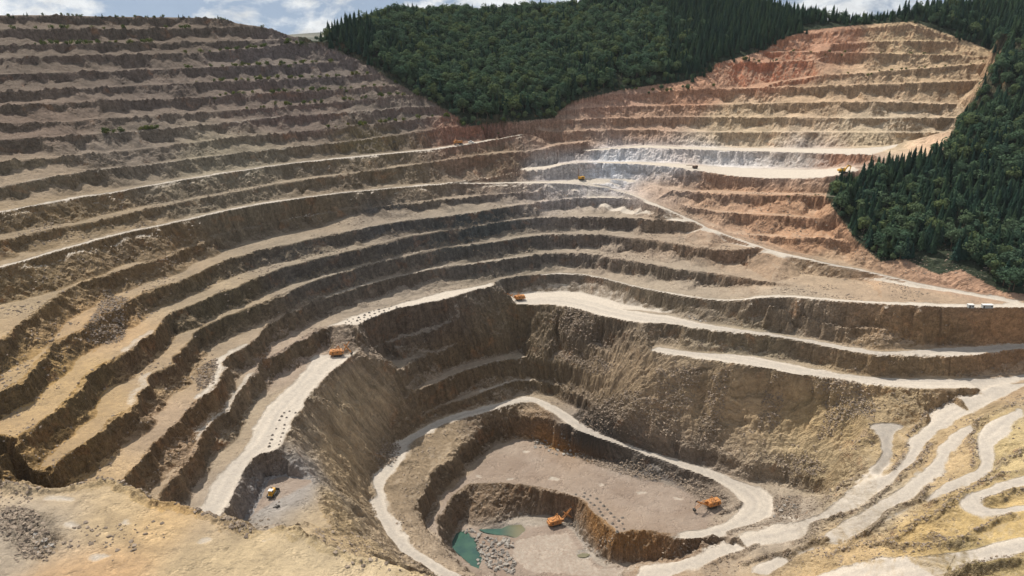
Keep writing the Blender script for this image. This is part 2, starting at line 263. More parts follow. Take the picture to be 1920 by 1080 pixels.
# ------------------------------------------------------------------ noise
class VN:
    def __init__(s, seed):
        r = np.random.RandomState(seed); s.t = r.rand(256, 256).astype(np.float32)
    def __call__(s, x, y):
        xi = np.floor(x).astype(np.int64); yi = np.floor(y).astype(np.int64)
        fx = (x-xi).astype(np.float32); fy = (y-yi).astype(np.float32)
        fx = fx*fx*fx*(fx*(fx*6-15)+10); fy = fy*fy*fy*(fy*(fy*6-15)+10)
        t = s.t; x0 = xi & 255; x1 = (xi+1) & 255; y0 = yi & 255; y1 = (yi+1) & 255
        a = t[x0, y0]; b = t[x1, y0]; c = t[x0, y1]; d = t[x1, y1]
        return (a+(b-a)*fx + (c+(d-c)*fx-a-(b-a)*fx)*fy)*2-1
def fbm(x, y, seed, oct=4, g=.5, ridge=False):
    out = 0; a = 1; tot = 0
    for o in range(oct):
        n = VN(seed+o)(x*2**o+o*17.3, y*2**o-o*9.1)
        if ridge: n = 1-2*np.abs(n)
        out = out + a*n; tot += a; a *= g
    return out/tot

# ------------------------------------------------------------------ toes and knees of the faces (a surveyor's TIN)
def nearest(pt, segsA, segsB, z0, z1):
    ab = segsB-segsA; t = ((pt-segsA)*ab).sum(1)/np.maximum((ab*ab).sum(1), 1e-9); t = np.clip(t, 0, 1)
    q = segsA+ab*t[:, None]; d = np.hypot(*(q-pt).T); i = int(d.argmin())
    return q[i], d[i], z0[i]+(z1[i]-z0[i])*t[i]
extra = []
for li, (nm, l) in enumerate(list(LN.items())):
    bel = l['kw'].get('below')
    if not bel: continue
    A, B, Z0, Z1 = [], [], [], []
    for b in bel:
        w = LN[b]['w']; A.append(w[:-1, :2]); B.append(w[1:, :2]); Z0.append(w[:-1, 2]); Z1.append(w[1:, 2])
    A = np.concatenate(A); B = np.concatenate(B); Z0 = np.concatenate(Z0); Z1 = np.concatenate(Z1)
    w = l['w']; s = np.concatenate([[0], np.cumsum(np.hypot(*np.diff(w[:, :2], axis=0).T))])
    # densify the crest to about 5 m
    sn = np.linspace(0, s[-1], max(2, int(s[-1]/5))); wn = np.stack([np.interp(sn, s, w[:, k]) for k in range(3)], 1)
    l['w'] = wn; l['px'] = np.interp(sn, s, l['px'])
    nz = fbm(sn/28, sn*0+li*3.7, 50+li, 3, .6)+(.75 if l['kw'].get('full') else .35)*fbm(sn/8.5, sn*0+li*5.1, 250+li, 2, .6)
    N = len(wn); off = np.zeros((N, 2)); wd_ = np.zeros(N); wk_ = np.zeros(N); zk = np.zeros(N); zt = np.zeros(N); ok = np.zeros(N, bool)
    rng = l['kw'].get('rng', (-9e9, 9e9))
    for i, (p, n) in enumerate(zip(wn, nz)):
        q, d, zb = nearest(p[:2], A, B, Z0, Z1)
        h = p[2]-zb
        if h < 1.2 or d < 1.5 or d > 130 or not (rng[0] <= l['px'][i] <= rng[1]): continue
        kf = min(.93, max(.06, l['kw'].get('kf', .6)-.12 + n*.75))
        t1, t2 = math.tan(R_(73)), math.tan(R_(42))
        wd = h*(kf/t1 + (1-kf)/t2)
        if l['kw'].get('full') and l['px'][i] > l['kw'].get('fx', -1e9): f_ = l['kw']['full']; kf = min(.92, max(.12, l['kw'].get('kf', .5)+n*.6)); wd = max(h*(kf/t1+(1-kf)/t2)*.8, d*min(.93, max(.4, f_+.3*n))); wd = min(wd, .93*d)
        elif wd > .8*d:                    # no room: steepen
            kf2 = (h/t2-.8*d)/(h/t2-h/t1); kf = min(.97, max(kf, kf2)); wd = min(h*(kf/t1+(1-kf)/t2), .8*d)
        off[i] = (q-p[:2])/d; wd_[i] = wd; wk_[i] = min(h*kf/t1, wd*.6); zk[i] = p[2]-h*kf; zt[i] = zb+.15; ok[i] = True
    i = 0
    while i < N:
        if not ok[i]: i += 1; continue
        j = i
        while j < N and ok[j] and (j == i or abs(zt[j]-zt[j-1]) < 2): j += 1
        if j-i >= 3:
            sl = slice(i, j); m = min(4, (j-i-1)//2)
            def sm_(a, m=m):
                if m < 1: return a
                k = np.ones(2*m+1)/(2*m+1)
                return np.convolve(np.pad(a, m, mode='edge'), k, mode='valid')
            dv = np.stack([sm_(off[sl, 0]), sm_(off[sl, 1])], 1); dv /= np.maximum(np.hypot(*dv.T), .3)[:, None]
            wd2 = np.minimum(sm_(wd_[sl], min(m, 1)), wd_[sl]*1.15); wk2 = np.minimum(wk_[sl], wd2*.7)
            extra.append(np.column_stack([wn[sl, :2]+dv*wk2[:, None], zk[sl]])); extra.append(np.column_stack([wn[sl, :2]+dv*wd2[:, None], zt[sl]]))
        i = j
allL = [l['w'] for l in LN.values()] + extra
# outer frame
def ring(p): allL.append(np.array(p, float))
ring([(-1300,40,185),(0,40,185),(1300,40,150)])
ring([(-300,120,172),(-100,120,170),(60,130,160),(160,200,130),(300,240,110),(600,300,140),(1300,420,240)])
hd = LN['HD']['w']; ring(hd[::8]+np.array([0, 130, -25])); ring(hd[::8]+np.array([0, 420, -110]))
l0 = LN['L0']['w']; ring(l0[::6]+np.array([-40, 60, 1])); ring(l0[::6]+np.array([-120, 300, -20]))
ring([(-1300,300,250),(-1300,900,330),(-1300,1590,300)]); ring([(1300,700,330),(1300,1100,360),(1300,1590,260)]); ring([(-1300,1595,250),(0,1595,230),(1300,1595,240)])
V2, VZ, ED = [], [], []
for w in allL:
    last = None
    for p in w:
        if not (-1300 <= p[0] <= 1300 and 40 <= p[1] <= 1600): last = None; continue
        V2.append(Vector((p[0], p[1]))); VZ.append(p[2]); i = len(V2)-1
        if last is not None: ED.append((last, i))
        last = i
res = geometry.delaunay_2d_cdt(V2, ED, [], 0, 1e-3)
ov, oe, of, orig = res[0], res[1], res[2], res[3]
VZ = np.array(VZ); tz = np.full(len(ov), np.nan)
for i, o in enumerate(orig):
    if o: tz[i] = VZ[list(o)].max()
nb = {}
for a, b in oe: nb.setdefault(a, []).append(b); nb.setdefault(b, []).append(a)
for _ in range(6):
    miss = np.where(np.isnan(tz))[0]
    if not len(miss): break
    new = {}
    for i in miss:
        c = [(tz[j], 1/(1e-3+(ov[i]-ov[j]).length)) for j in nb.get(i, []) if not np.isnan(tz[j])]
        if c: new[i] = sum(a*b for a, b in c)/sum(b for a, b in c)
    for i, v in new.items(): tz[i] = v
tz = np.nan_to_num(tz, nan=200)
GX0, GX1, GY0, GY1 = -1300, 1300, 40, 1600
NX, NY = GX1-GX0+1, GY1-GY0+1
HF = np.full((NX, NY), 230, np.float32)
tv = np.array([(v.x, v.y) for v in ov])
for f in of:
    for k in range(1, len(f)-1):
        i0, i1, i2 = f[0], f[k], f[k+1]
        a, b, c = tv[i0], tv[i1], tv[i2]
        x0 = max(int(math.ceil(min(a[0], b[0], c[0])-GX0)), 0); x1 = min(int(math.floor(max(a[0], b[0], c[0])-GX0)), NX-1)
        y0 = max(int(math.ceil(min(a[1], b[1], c[1])-GY0)), 0); y1 = min(int(math.floor(max(a[1], b[1], c[1])-GY0)), NY-1)
        if x1 < x0 or y1 < y0: continue
        gx = np.arange(x0, x1+1)[:, None]+GX0; gy = np.arange(y0, y1+1)[None]+GY0
        den = (b[1]-c[1])*(a[0]-c[0])+(c[0]-b[0])*(a[1]-c[1])
        if abs(den) < 1e-9: continue
        u = ((b[1]-c[1])*(gx-c[0])+(c[0]-b[0])*(gy-c[1]))/den; v = ((c[1]-a[1])*(gx-c[0])+(a[0]-c[0])*(gy-c[1]))/den; w = 1-u-v
        m = (u >= -1e-6) & (v >= -1e-6) & (w >= -1e-6)
        zz = u*tz[i0]+v*tz[i1]+w*tz[i2]
        HF[x0:x1+1, y0:y1+1][m] = zz[m]
def samp(F, x, y):
    gx = np.clip(x-GX0, 0, NX-1.001); gy = np.clip(y-GY0, 0, NY-1.001)
    i = gx.astype(np.int32); j = gy.astype(np.int32); fx = gx-i; fy = gy-j
    return (F[i, j]*(1-fx)+F[i+1, j]*fx)*(1-fy) + (F[i, j+1]*(1-fx)+F[i+1, j+1]*fx)*fy
print('TIN', len(ov), len(of))
#@@TERRAIN
# ------------------------------------------------------------------ masks on the survey grid
def poly_mask(poly):
    """even-odd fill of a world polygon on the survey grid"""
    p = np.asarray(poly)[:, :2]; x0 = int(max(0, p[:, 0].min()-GX0-1)); x1 = int(min(NX-1, p[:, 0].max()-GX0+2)); y0 = int(max(0, p[:, 1].min()-GY0-1)); y1 = int(min(NY-1, p[:, 1].max()-GY0+2))
    if x1 <= x0 or y1 <= y0: return None
    gx = np.arange(x0, x1+1)[:, None]+GX0+0.*np.arange(y0, y1+1)[None]; gy = np.arange(y0, y1+1)[None]+GY0+0.*gx
    ins = np.zeros(gx.shape, bool)
    q = np.roll(p, -1, 0)
    for (ax, ay), (bx, by) in zip(p, q):
        if ay == by: continue
        c = ((gy > ay) != (gy > by)) & (gx < (bx-ax)*(gy-ay)/(by-ay)+ax)
        ins ^= c
    return x0, y0, ins
def blur(F, n=1):
    for _ in range(n):
        F = F.copy(); G = np.pad(F, 1, mode='edge')
        F = (G[1:-1, 1:-1]*4+G[:-2, 1:-1]*2+G[2:, 1:-1]*2+G[1:-1, :-2]*2+G[1:-1, 2:]*2+G[:-2, :-2]+G[2:, :-2]+G[:-2, 2:]+G[2:, 2:])/16
    return F
ROAD = np.zeros((NX, NY), np.float32)     # packed pale haul roads
FLOOR = np.zeros((NX, NY), np.float32)    # worked floors, greyer
def add_poly(F, poly, v=1.0):
    r = poly_mask(poly)
    if r is None: return
    x0, y0, m = r; S = F[x0:x0+m.shape[0], y0:y0+m.shape[1]]; S[m] = np.maximum(S[m], v)
def strip(a, b, F=None, v=1.0, xr=None):
    A = LN[a]; B = LN[b]; wa, wb = A['w'], B['w']
    if xr: wa = wa[(A['px'] >= xr[0]) & (A['px'] <= xr[1])]; wb = wb[(B['px'] >= xr[0]) & (B['px'] <= xr[1])]
    if len(wa) < 2 or len(wb) < 2: return
    if np.hypot(*(wa[-1, :2]-wb[-1, :2])) < np.hypot(*(wa[-1, :2]-wb[0, :2])): wb = wb[::-1]
    add_poly(ROAD if F is None else F, np.concatenate([wa, wb]), v)
for a, b in (('rd_near','rd_far'),('pr_near','pr_far'),('bl_near','bl_far'),('ml','mr'),('sl','sr'),('r2l','r2r'),('r3l','r3r'),('r4l','r4r'),('r5l','r5r'),('wr','wrf'),('ramp','rampf')): strip(a, b)
strip('L13','L13f', v=.95); strip('L11','L11f', v=.8, xr=(-200, 930)); strip('pl_r','pl_rf', v=.9)
strip('e_near','e_far', v=.85); strip('pl_near','pl_far', v=.9)
def brush(pts, rad, F=None, v=1.0):
    """a painted path of given half width in metres along surveyed points"""
    F = ROAD if F is None else F; pts = np.asarray(pts)
    for a, b in zip(pts[:-1], pts[1:]):
        n = max(1, int(np.hypot(*(b[:2]-a[:2]))/1.0))
        for t in np.arange(n)/n:
            c = a+(b-a)*t; i0 = int(c[0]-GX0-rad); j0 = int(c[1]-GY0-rad); k = int(2*rad)+2
            if i0 < 0 or j0 < 0 or i0+k >= NX or j0+k >= NY: continue
            gx = np.arange(i0, i0+k)[:, None]+GX0-c[0]; gy = np.arange(j0, j0+k)[None]+GY0-c[1]
            m = gx*gx+gy*gy < rad*rad; S = F[i0:i0+k, j0:j0+k]; S[m] = np.maximum(S[m], v)
_a, _b = LN['rd_near']['w'], LN['rd_far']['w'][::-1]; _t = np.linspace(0, 1, 260)
_f = lambda w: np.stack([np.interp(_t*(len(w)-1), np.arange(len(w)), w[:, k]) for k in range(3)], 1)
_m = [(p+_b[np.argmin(np.hypot(_b[:, 0]-p[0], _b[:, 1]-p[1]))])/2 for p in _a[20:]]; brush(_m, 4.2)
brush(LN['L13']['w'][LN['L13']['px'] > 1000], 3.4); brush(LN['pl_r']['w'][(LN['pl_r']['px'] > 1020)], 2.6, v=.9)
brush(LN['L10']['w'][LN['L10']['px'] < 700], 1.5, v=.6); brush(LN['L8']['w'][(LN['L8']['px'] > 180)], 1.3, v=.55)
brush(LN['L13']['w'][LN['L13']['px'] < 1100], 2.6); brush(LN['L11']['w'][LN['L11']['px'] < 980], 2.4, v=.85)
def hray(px, py, lo=120, hi=1500, F=None):
    """where the line of sight through a picture point meets the survey"""
    t = tdep(py); D = np.arange(lo, hi, 1.0); z = HC-D*t; X = (px-960)/FPX*(D*CP+(HC-z)*SP)
    g = samp(HF, X, D); k = np.where(g >= z)[0]
    i = k[0] if len(k) else len(D)-1
    return np.array([X[i], D[i], float(g[i])])
def wpoly(pts): return np.array([hray(*p) for p in pts])
add_poly(FLOOR, wpoly([(845,985),(870,988),(960,990),(1040,985),(1075,1000),(1100,1040),(1130,1062),(1290,1045),(1380,1010),(1330,1000),(1340,1030),(1200,1075),(900,1078),(860,1050)]))
add_poly(FLOOR, LN['tp_in']['w'].tolist()+LN['tp_out']['w'].tolist())
add_poly(FLOOR, np.concatenate([LN['f1']['w'][:90], LN['f1_far']['w']]), .8)
add_poly(ROAD, wpoly([(975,1010),(1060,1000),(1085,1030),(1120,1062),(1300,1045),(1400,1005),(1330,1040),(1180,1078),(1000,1078),(965,1050)]), .42)
add_poly(ROAD, wpoly([(1600,905),(1650,862),(1700,862),(1660,900),(1600,925)]), .9)
add_poly(ROAD, wpoly([(1410,930),(1452,940),(1450,962),(1390,1000),(1320,1018),(1270,1030),(1240,1020),(1310,1002),(1380,975)]), .9)
add_poly(ROAD, wpoly([(1180,333),(1185,342),(1130,345),(1060,341),(1075,335)]), .9)
# ground heights: soften the TIN, cut the pond, raise the berms
sl0 = np.gradient(HF); SLP = np.hypot(*sl0)
POND = wpoly([(872,997),(858,1004),(851,1015),(852,1027),(861,1038),(874,1049),(886,1058),(899,1054),(903,1048),(899,1038),(892,1031),(892,1022),(891,1013),(881,1009),(880,1002)])
POND2 = wpoly([(903,993),(941,992),(952,987),(974,985.5),(985,993),(974,1002),(969,1009),(952,1004),(930,1001),(913,999)])
PUD = wpoly([(1082,1041),(1093,1038),(1106,1040),(1098,1045),(1086,1044)])
WET = np.zeros((NX, NY), np.float32)
for p in (POND, POND2, PUD): add_poly(WET, p)
WETb = blur(WET, 4); HF = HF - 1.6*np.clip(WETb*1.6, 0, 1)
sh = lambda l, dx, dy: [(a+dx, b+dy) for a, b in l]
BERM = [(sh(MAINL[8:14], -8, -7), 1.6), (sh(MAINL[1:5], -8, -7), 1.2), (sh(MAINR[5:14], 5, 5), 2.4), (sh(R2R[4:9], 5, 6), 2.8), (sh(R3L[:6], -9, -6), 1.8), (sh(R3R[5:9], 5, 8), 2.0), ([(1741,1007),(1760,1014),(1800,1014),(1836,998),(1870,972),(1890,968)], 3.2), ([(1665,1018),(1690,1008),(1715,990),(1745,975),(1770,962),(1790,937),(1830,912),(1920,880)], 3.0),
        ([(1620,1030),(1650,1022),(1690,1028),(1740,1026),(1800,1020)], 2.5), ([(1844,940),(1880,930),(1920,925)], 4.5), ([(1790,1075),(1830,1062),(1880,1050),(1920,1048)], 4.0),
        ([(1560,1040),(1600,1030),(1620,1022)], 2.5), ([(1480,1050),(1500,1030),(1520,1018),(1545,1018)], 3.5), ([(1385,1060),(1430,1048),(1480,1038)], 2.2), ([(1330,1060),(1380,1040),(1420,1025)], 1.8),
        ([(1884,868),(1920,850)], 4),
        ([(0,912),(75,922),(150,912),(190,903),(250,916),(300,937),(370,960),(425,975),(475,996)], 1.5), ([(515,992),(600,1024),(690,1044)], 1.0),
        ([(1340,1010),(1300,1030),(1240,1050)], 1.4), ([(1350,967),(1375,955),(1388,945)], 2.2), ([(700,890),(695,905),(703,935)], .8), ([(1674,884),(1690,862),(1700,835)], 1.2)]
BRM = np.zeros((NX, NY), np.float32)
for pts, h in BERM:
    h = h*1.15
    w = np.array([hray(*p) for p in pts]); x0 = int(w[:, 0].min()-GX0-12); x1 = int(w[:, 0].max()-GX0+12); y0 = int(w[:, 1].min()-GY0-12); y1 = int(w[:, 1].max()-GY0+12)
    gx = np.arange(x0, x1)[:, None]+GX0+0.*np.arange(y0, y1)[None]; gy = np.arange(y0, y1)[None]+GY0+0.*gx
    dm = np.full(gx.shape, 1e9)
    for a, b in zip(w[:-1], w[1:]):
        ab = b[:2]-a[:2]; t = np.clip(((gx-a[0])*ab[0]+(gy-a[1])*ab[1])/max(1e-6, (ab**2).sum()), 0, 1)
        dm = np.minimum(dm, np.hypot(gx-a[0]-ab[0]*t, gy-a[1]-ab[1]*t))
    lump = .75+.5*fbm(gx/5, gy/5, 91, 2)
    sg = 1.15+h*.3
    HF[x0:x1, y0:y1] += (h*np.exp(-(dm/sg)**2)*lump).astype(np.float32)
    ROAD[x0:x1, y0:y1] *= (1-np.exp(-(dm/(sg*1.0))**2)*.9); BRM[x0:x1, y0:y1] = np.maximum(BRM[x0:x1, y0:y1], np.exp(-(dm/(sg*.95))**2)*(.65 if h > 1.2 else .3))
TRK = np.zeros((NX, NY), np.float32)
def tracks(a, b, fr=(.22, .38, .5, .64, .8)):
    wa, wb = LN[a]['w'], LN[b]['w']
    if np.hypot(*(wa[-1, :2]-wb[-1, :2])) > np.hypot(*(wa[-1, :2]-wb[0, :2])): wb = wb[::-1]
    t = np.linspace(0, 1, 160); f = lambda w: np.stack([np.interp(t*(len(w)-1), np.arange(len(w)), w[:, k]) for k in range(3)], 1)
    A, B = f(wa), f(wb)
    for i, k in enumerate(fr): brush(A+(B-A)*(k+.04*np.sin(t*9+i*2))[:, None], 1.0, TRK, .6+.4*((i*37) % 5)/5)
for a, b in (('rd_near','rd_far'),('ml','mr'),('r2l','r2r'),('r3l','r3r'),('r4l','r4r'),('r5l','r5r'),('pr_near','pr_far'),('bl_near','bl_far'),('e_near','e_far'),('sl','sr'),('L13','L13h')): tracks(a, b)
for pl in ([(680,680),(760,760),(850,860),(950,980),(1050,1060)],[(740,690),(820,780),(900,850),(1000,960),(1100,1050)],[(860,740),(930,860),(1000,930),(1100,980),(1190,1000)],[(900,735),(975,850),(1040,915),(1130,960),(1230,975)],[(1000,800),(1010,880),(1050,940),(1150,980)],[(480,720),(500,660),(560,640),(700,660),(860,700)],[(470,690),(540,610),(700,600),(900,640)],[(560,760),(640,860),(760,930),(900,1010)],[(1060,760),(1200,740),(1290,745)],[(620,880),(760,960),(860,1040)],[(780,700),(880,790),(960,880),(1060,1000)],[(1100,1060),(1180,1140),(1300,1190)],[(1700,900),(1900,980),(2100,1100)],[(1300,820),(1500,860),(1700,940)]):
    brush(np.array([hray(a/4, 780+b/4) for a, b in smooth_px(pl, 2)]), .55, TRK, 1.0)
def ell(px, py, rx, ry, F=None, v=.7):
    add_poly(ROAD if F is None else F, wpoly([(px+rx*math.cos(k*.63), py+ry*math.sin(k*.63)*(1+.25*math.sin(k*2.1))) for k in range(10)]), v)
for e in ((100,938,24,7),(125,985,16,8),(240,971,13,7),(385,1017,16,7),(192,1046,20,8),(895,891,6,3),(985,851,8,2.5),(1038,896,9,3),(1128,912,7,3),(1206,925,9,3.5),(1271,938,9,3),(1484,970,18,9),(955,900,10,3),(500,1010,9,4)): ell(*e, v=.75)
def brush_line(nm, x0, x1, off, rad, v):
    l = LN[nm]; w = l['w'][(l['px'] >= x0) & (l['px'] <= x1)].copy()
    if len(w) < 2: return
    d = w[:, :2]-np.array([60, 520]); d /= np.hypot(*d.T)[:, None]; w[:, :2] += d*off; brush(w, rad, v=v)
for a in (('L18',372,480,2.6,2.4,.75),('D',375,480,2.2,2.0,.7),('L17',260,300,3,2.5,.5),('L18',600,1000,1.6,1.3,.6),('L17',580,800,1.6,1.2,.5),('L16',240,300,3,3,.55),('L15',1000,1180,1.5,1.3,.5),('L16',900,1150,1.5,1.2,.5),('L17',870,1200,1.5,1.2,.5),('L15',640,920,1.5,1.3,.5),('c3',800,1000,1.5,1.2,.5),('c2',800,900,1.5,1,.5),('c4',900,1010,2,1.6,.6)): brush_line(*a)
TRK = blur(TRK, 1)
ROADb = blur(ROAD, 2); ROADs = blur(ROAD, 3)
RUB = np.zeros((NX, NY), np.float32)      # loose rubble
for pl in ([(1035,580),(1080,578),(1150,640),(1130,655),(1060,640),(1030,610)], [(1035,650),(1070,645),(1150,690),(1140,715),(1080,690),(1035,670)], [(1230,700),(1320,690),(1300,760),(1260,790),(1230,800)], [(1335,700),(1370,702),(1345,830),(1300,838)], [(1440,702),(1480,715),(1455,800),(1415,812)], [(1560,745),(1600,760),(1560,830),(1530,820)],
           [(1500,710),(1600,715),(1640,760),(1640,790),(1580,790),(1520,740)], [(1080,790),(1150,740),(1240,760),(1290,830),(1200,830),(1120,810)], [(1440,850),(1520,850),(1560,880),(1480,900)],
           [(985,790),(1040,835),(1080,845),(1140,868),(1200,870),(1250,905),(1200,900),(1100,868),(1075,855),(1040,842),(1000,830)], [(1240,880),(1340,915),(1370,940),(1330,960),(1280,915)],
           [(0,950),(60,960),(110,1020),(90,1060),(40,1040),(0,1000)], [(1120,1000),(1150,1010),(1160,1040),(1125,1035)], [(200,545),(240,560),(230,640),(160,640)],
           [(375,690),(410,670),(400,720),(370,735)], [(720,820),(750,830),(740,870),(700,880)], [(1450,930),(1500,930),(1500,970),(1460,985)], [(420,965),(470,985),(480,1010),(420,995)]):
    add_poly(RUB, wpoly(pl))
SCR = np.zeros((NX, NY), np.float32)
for pl in ([(662,672),(700,682),(738,730),(735,830),(700,880),(690,930),(740,1010),(690,1030),(610,960),(575,890),(545,850),(570,770)], [(1230,662),(1360,682),(1480,705),(1600,740),(1640,790),(1560,870),(1440,860),(1320,845),(1230,820),(1150,780),(1120,700),(1150,640)], [(775,802),(850,795),(900,800),(850,850),(805,890),(780,940),(742,900),(765,850)]): add_poly(SCR, wpoly(pl))
SCR = blur(SCR, 5)
RUBb = np.maximum(blur(RUB, 5), BRM)
HAY = np.zeros((NX, NY), np.float32)
# ------------------------------------------------------------------ the ground sheet: fine near the camera, coarser with distance
NA, NR = 1240, 1640
AZ = np.linspace(R_(-45), R_(45), NA); RR = 85*np.exp(np.linspace(0, math.log(1590/85), NR))
RR = np.concatenate([RR, 1590*np.exp(np.linspace(.02, math.log(9000/1590), 40))]); NR = len(RR)
A_, Q_ = np.meshgrid(AZ, RR, indexing='ij'); X = Q_*np.sin(A_); Y = Q_*np.cos(A_)
rm = samp(ROADs, X, Y); wet = np.clip(samp(WETb, X, Y)*2, 0, 1); calm = np.maximum(rm, wet)
sl = samp(blur(SLP, 2).astype(np.float32), X, Y); face = np.clip((sl-.35)/.5, 0, 1)
U = np.arctan2(X-60, Y-520); Rr = np.hypot(X-60, Y-520); Uc = U*np.where(Rr < 262, 150, np.where(Rr < 520, 330, 620))                 # running metres round the pit
wa = (1-.8*calm)
WX = X + wa*(fbm(X/34, Y/34, 11, 3)*4.6 + fbm(X/9, Y/9, 21, 4, .6)*3.2); WY = Y + wa*(fbm(X/34+9, Y/34, 31, 3)*4.6 + fbm(X/9+5, Y/9, 41, 4, .6)*3.2)
Z = samp(HF, WX, WY)
rd = samp(ROADb, WX, WY); rub = samp(RUBb, WX, WY); fl = samp(blur(FLOOR, 1), WX, WY)
Ug = Uc+fbm(X/17, Y/17, 65, 3)*9; upl = np.clip((Z-205)/25, 0, 1)*np.clip(-X/40, 0, 1)
gul = fbm(Ug/8.5, Rr/40, 61, 4, .6, True); gul2 = fbm(X/2.6, Y/2.6+Z/6, 71, 3, .6)
scr_ = samp(SCR, WX, WY)
Z += face*(1-calm)*(gul*(1.2+1.5*upl+.5*scr_)+gul2*(1.05-.75*scr_))
Z += (1-.92*calm)*fbm(X/5, Y/5, 81, 4, .6)*(.32+.85*face) + rub*np.abs(fbm(X/2.1, Y/2.1, 86, 3, .6))*2.6
Z += .06*fbm(X/3, Y/3, 95, 2)
fz = np.clip((Q_-1500)/600, 0, 1)
Z = Z*(1-fz)+fz*(215+70*fbm(X/900, Y/900, 97, 3))
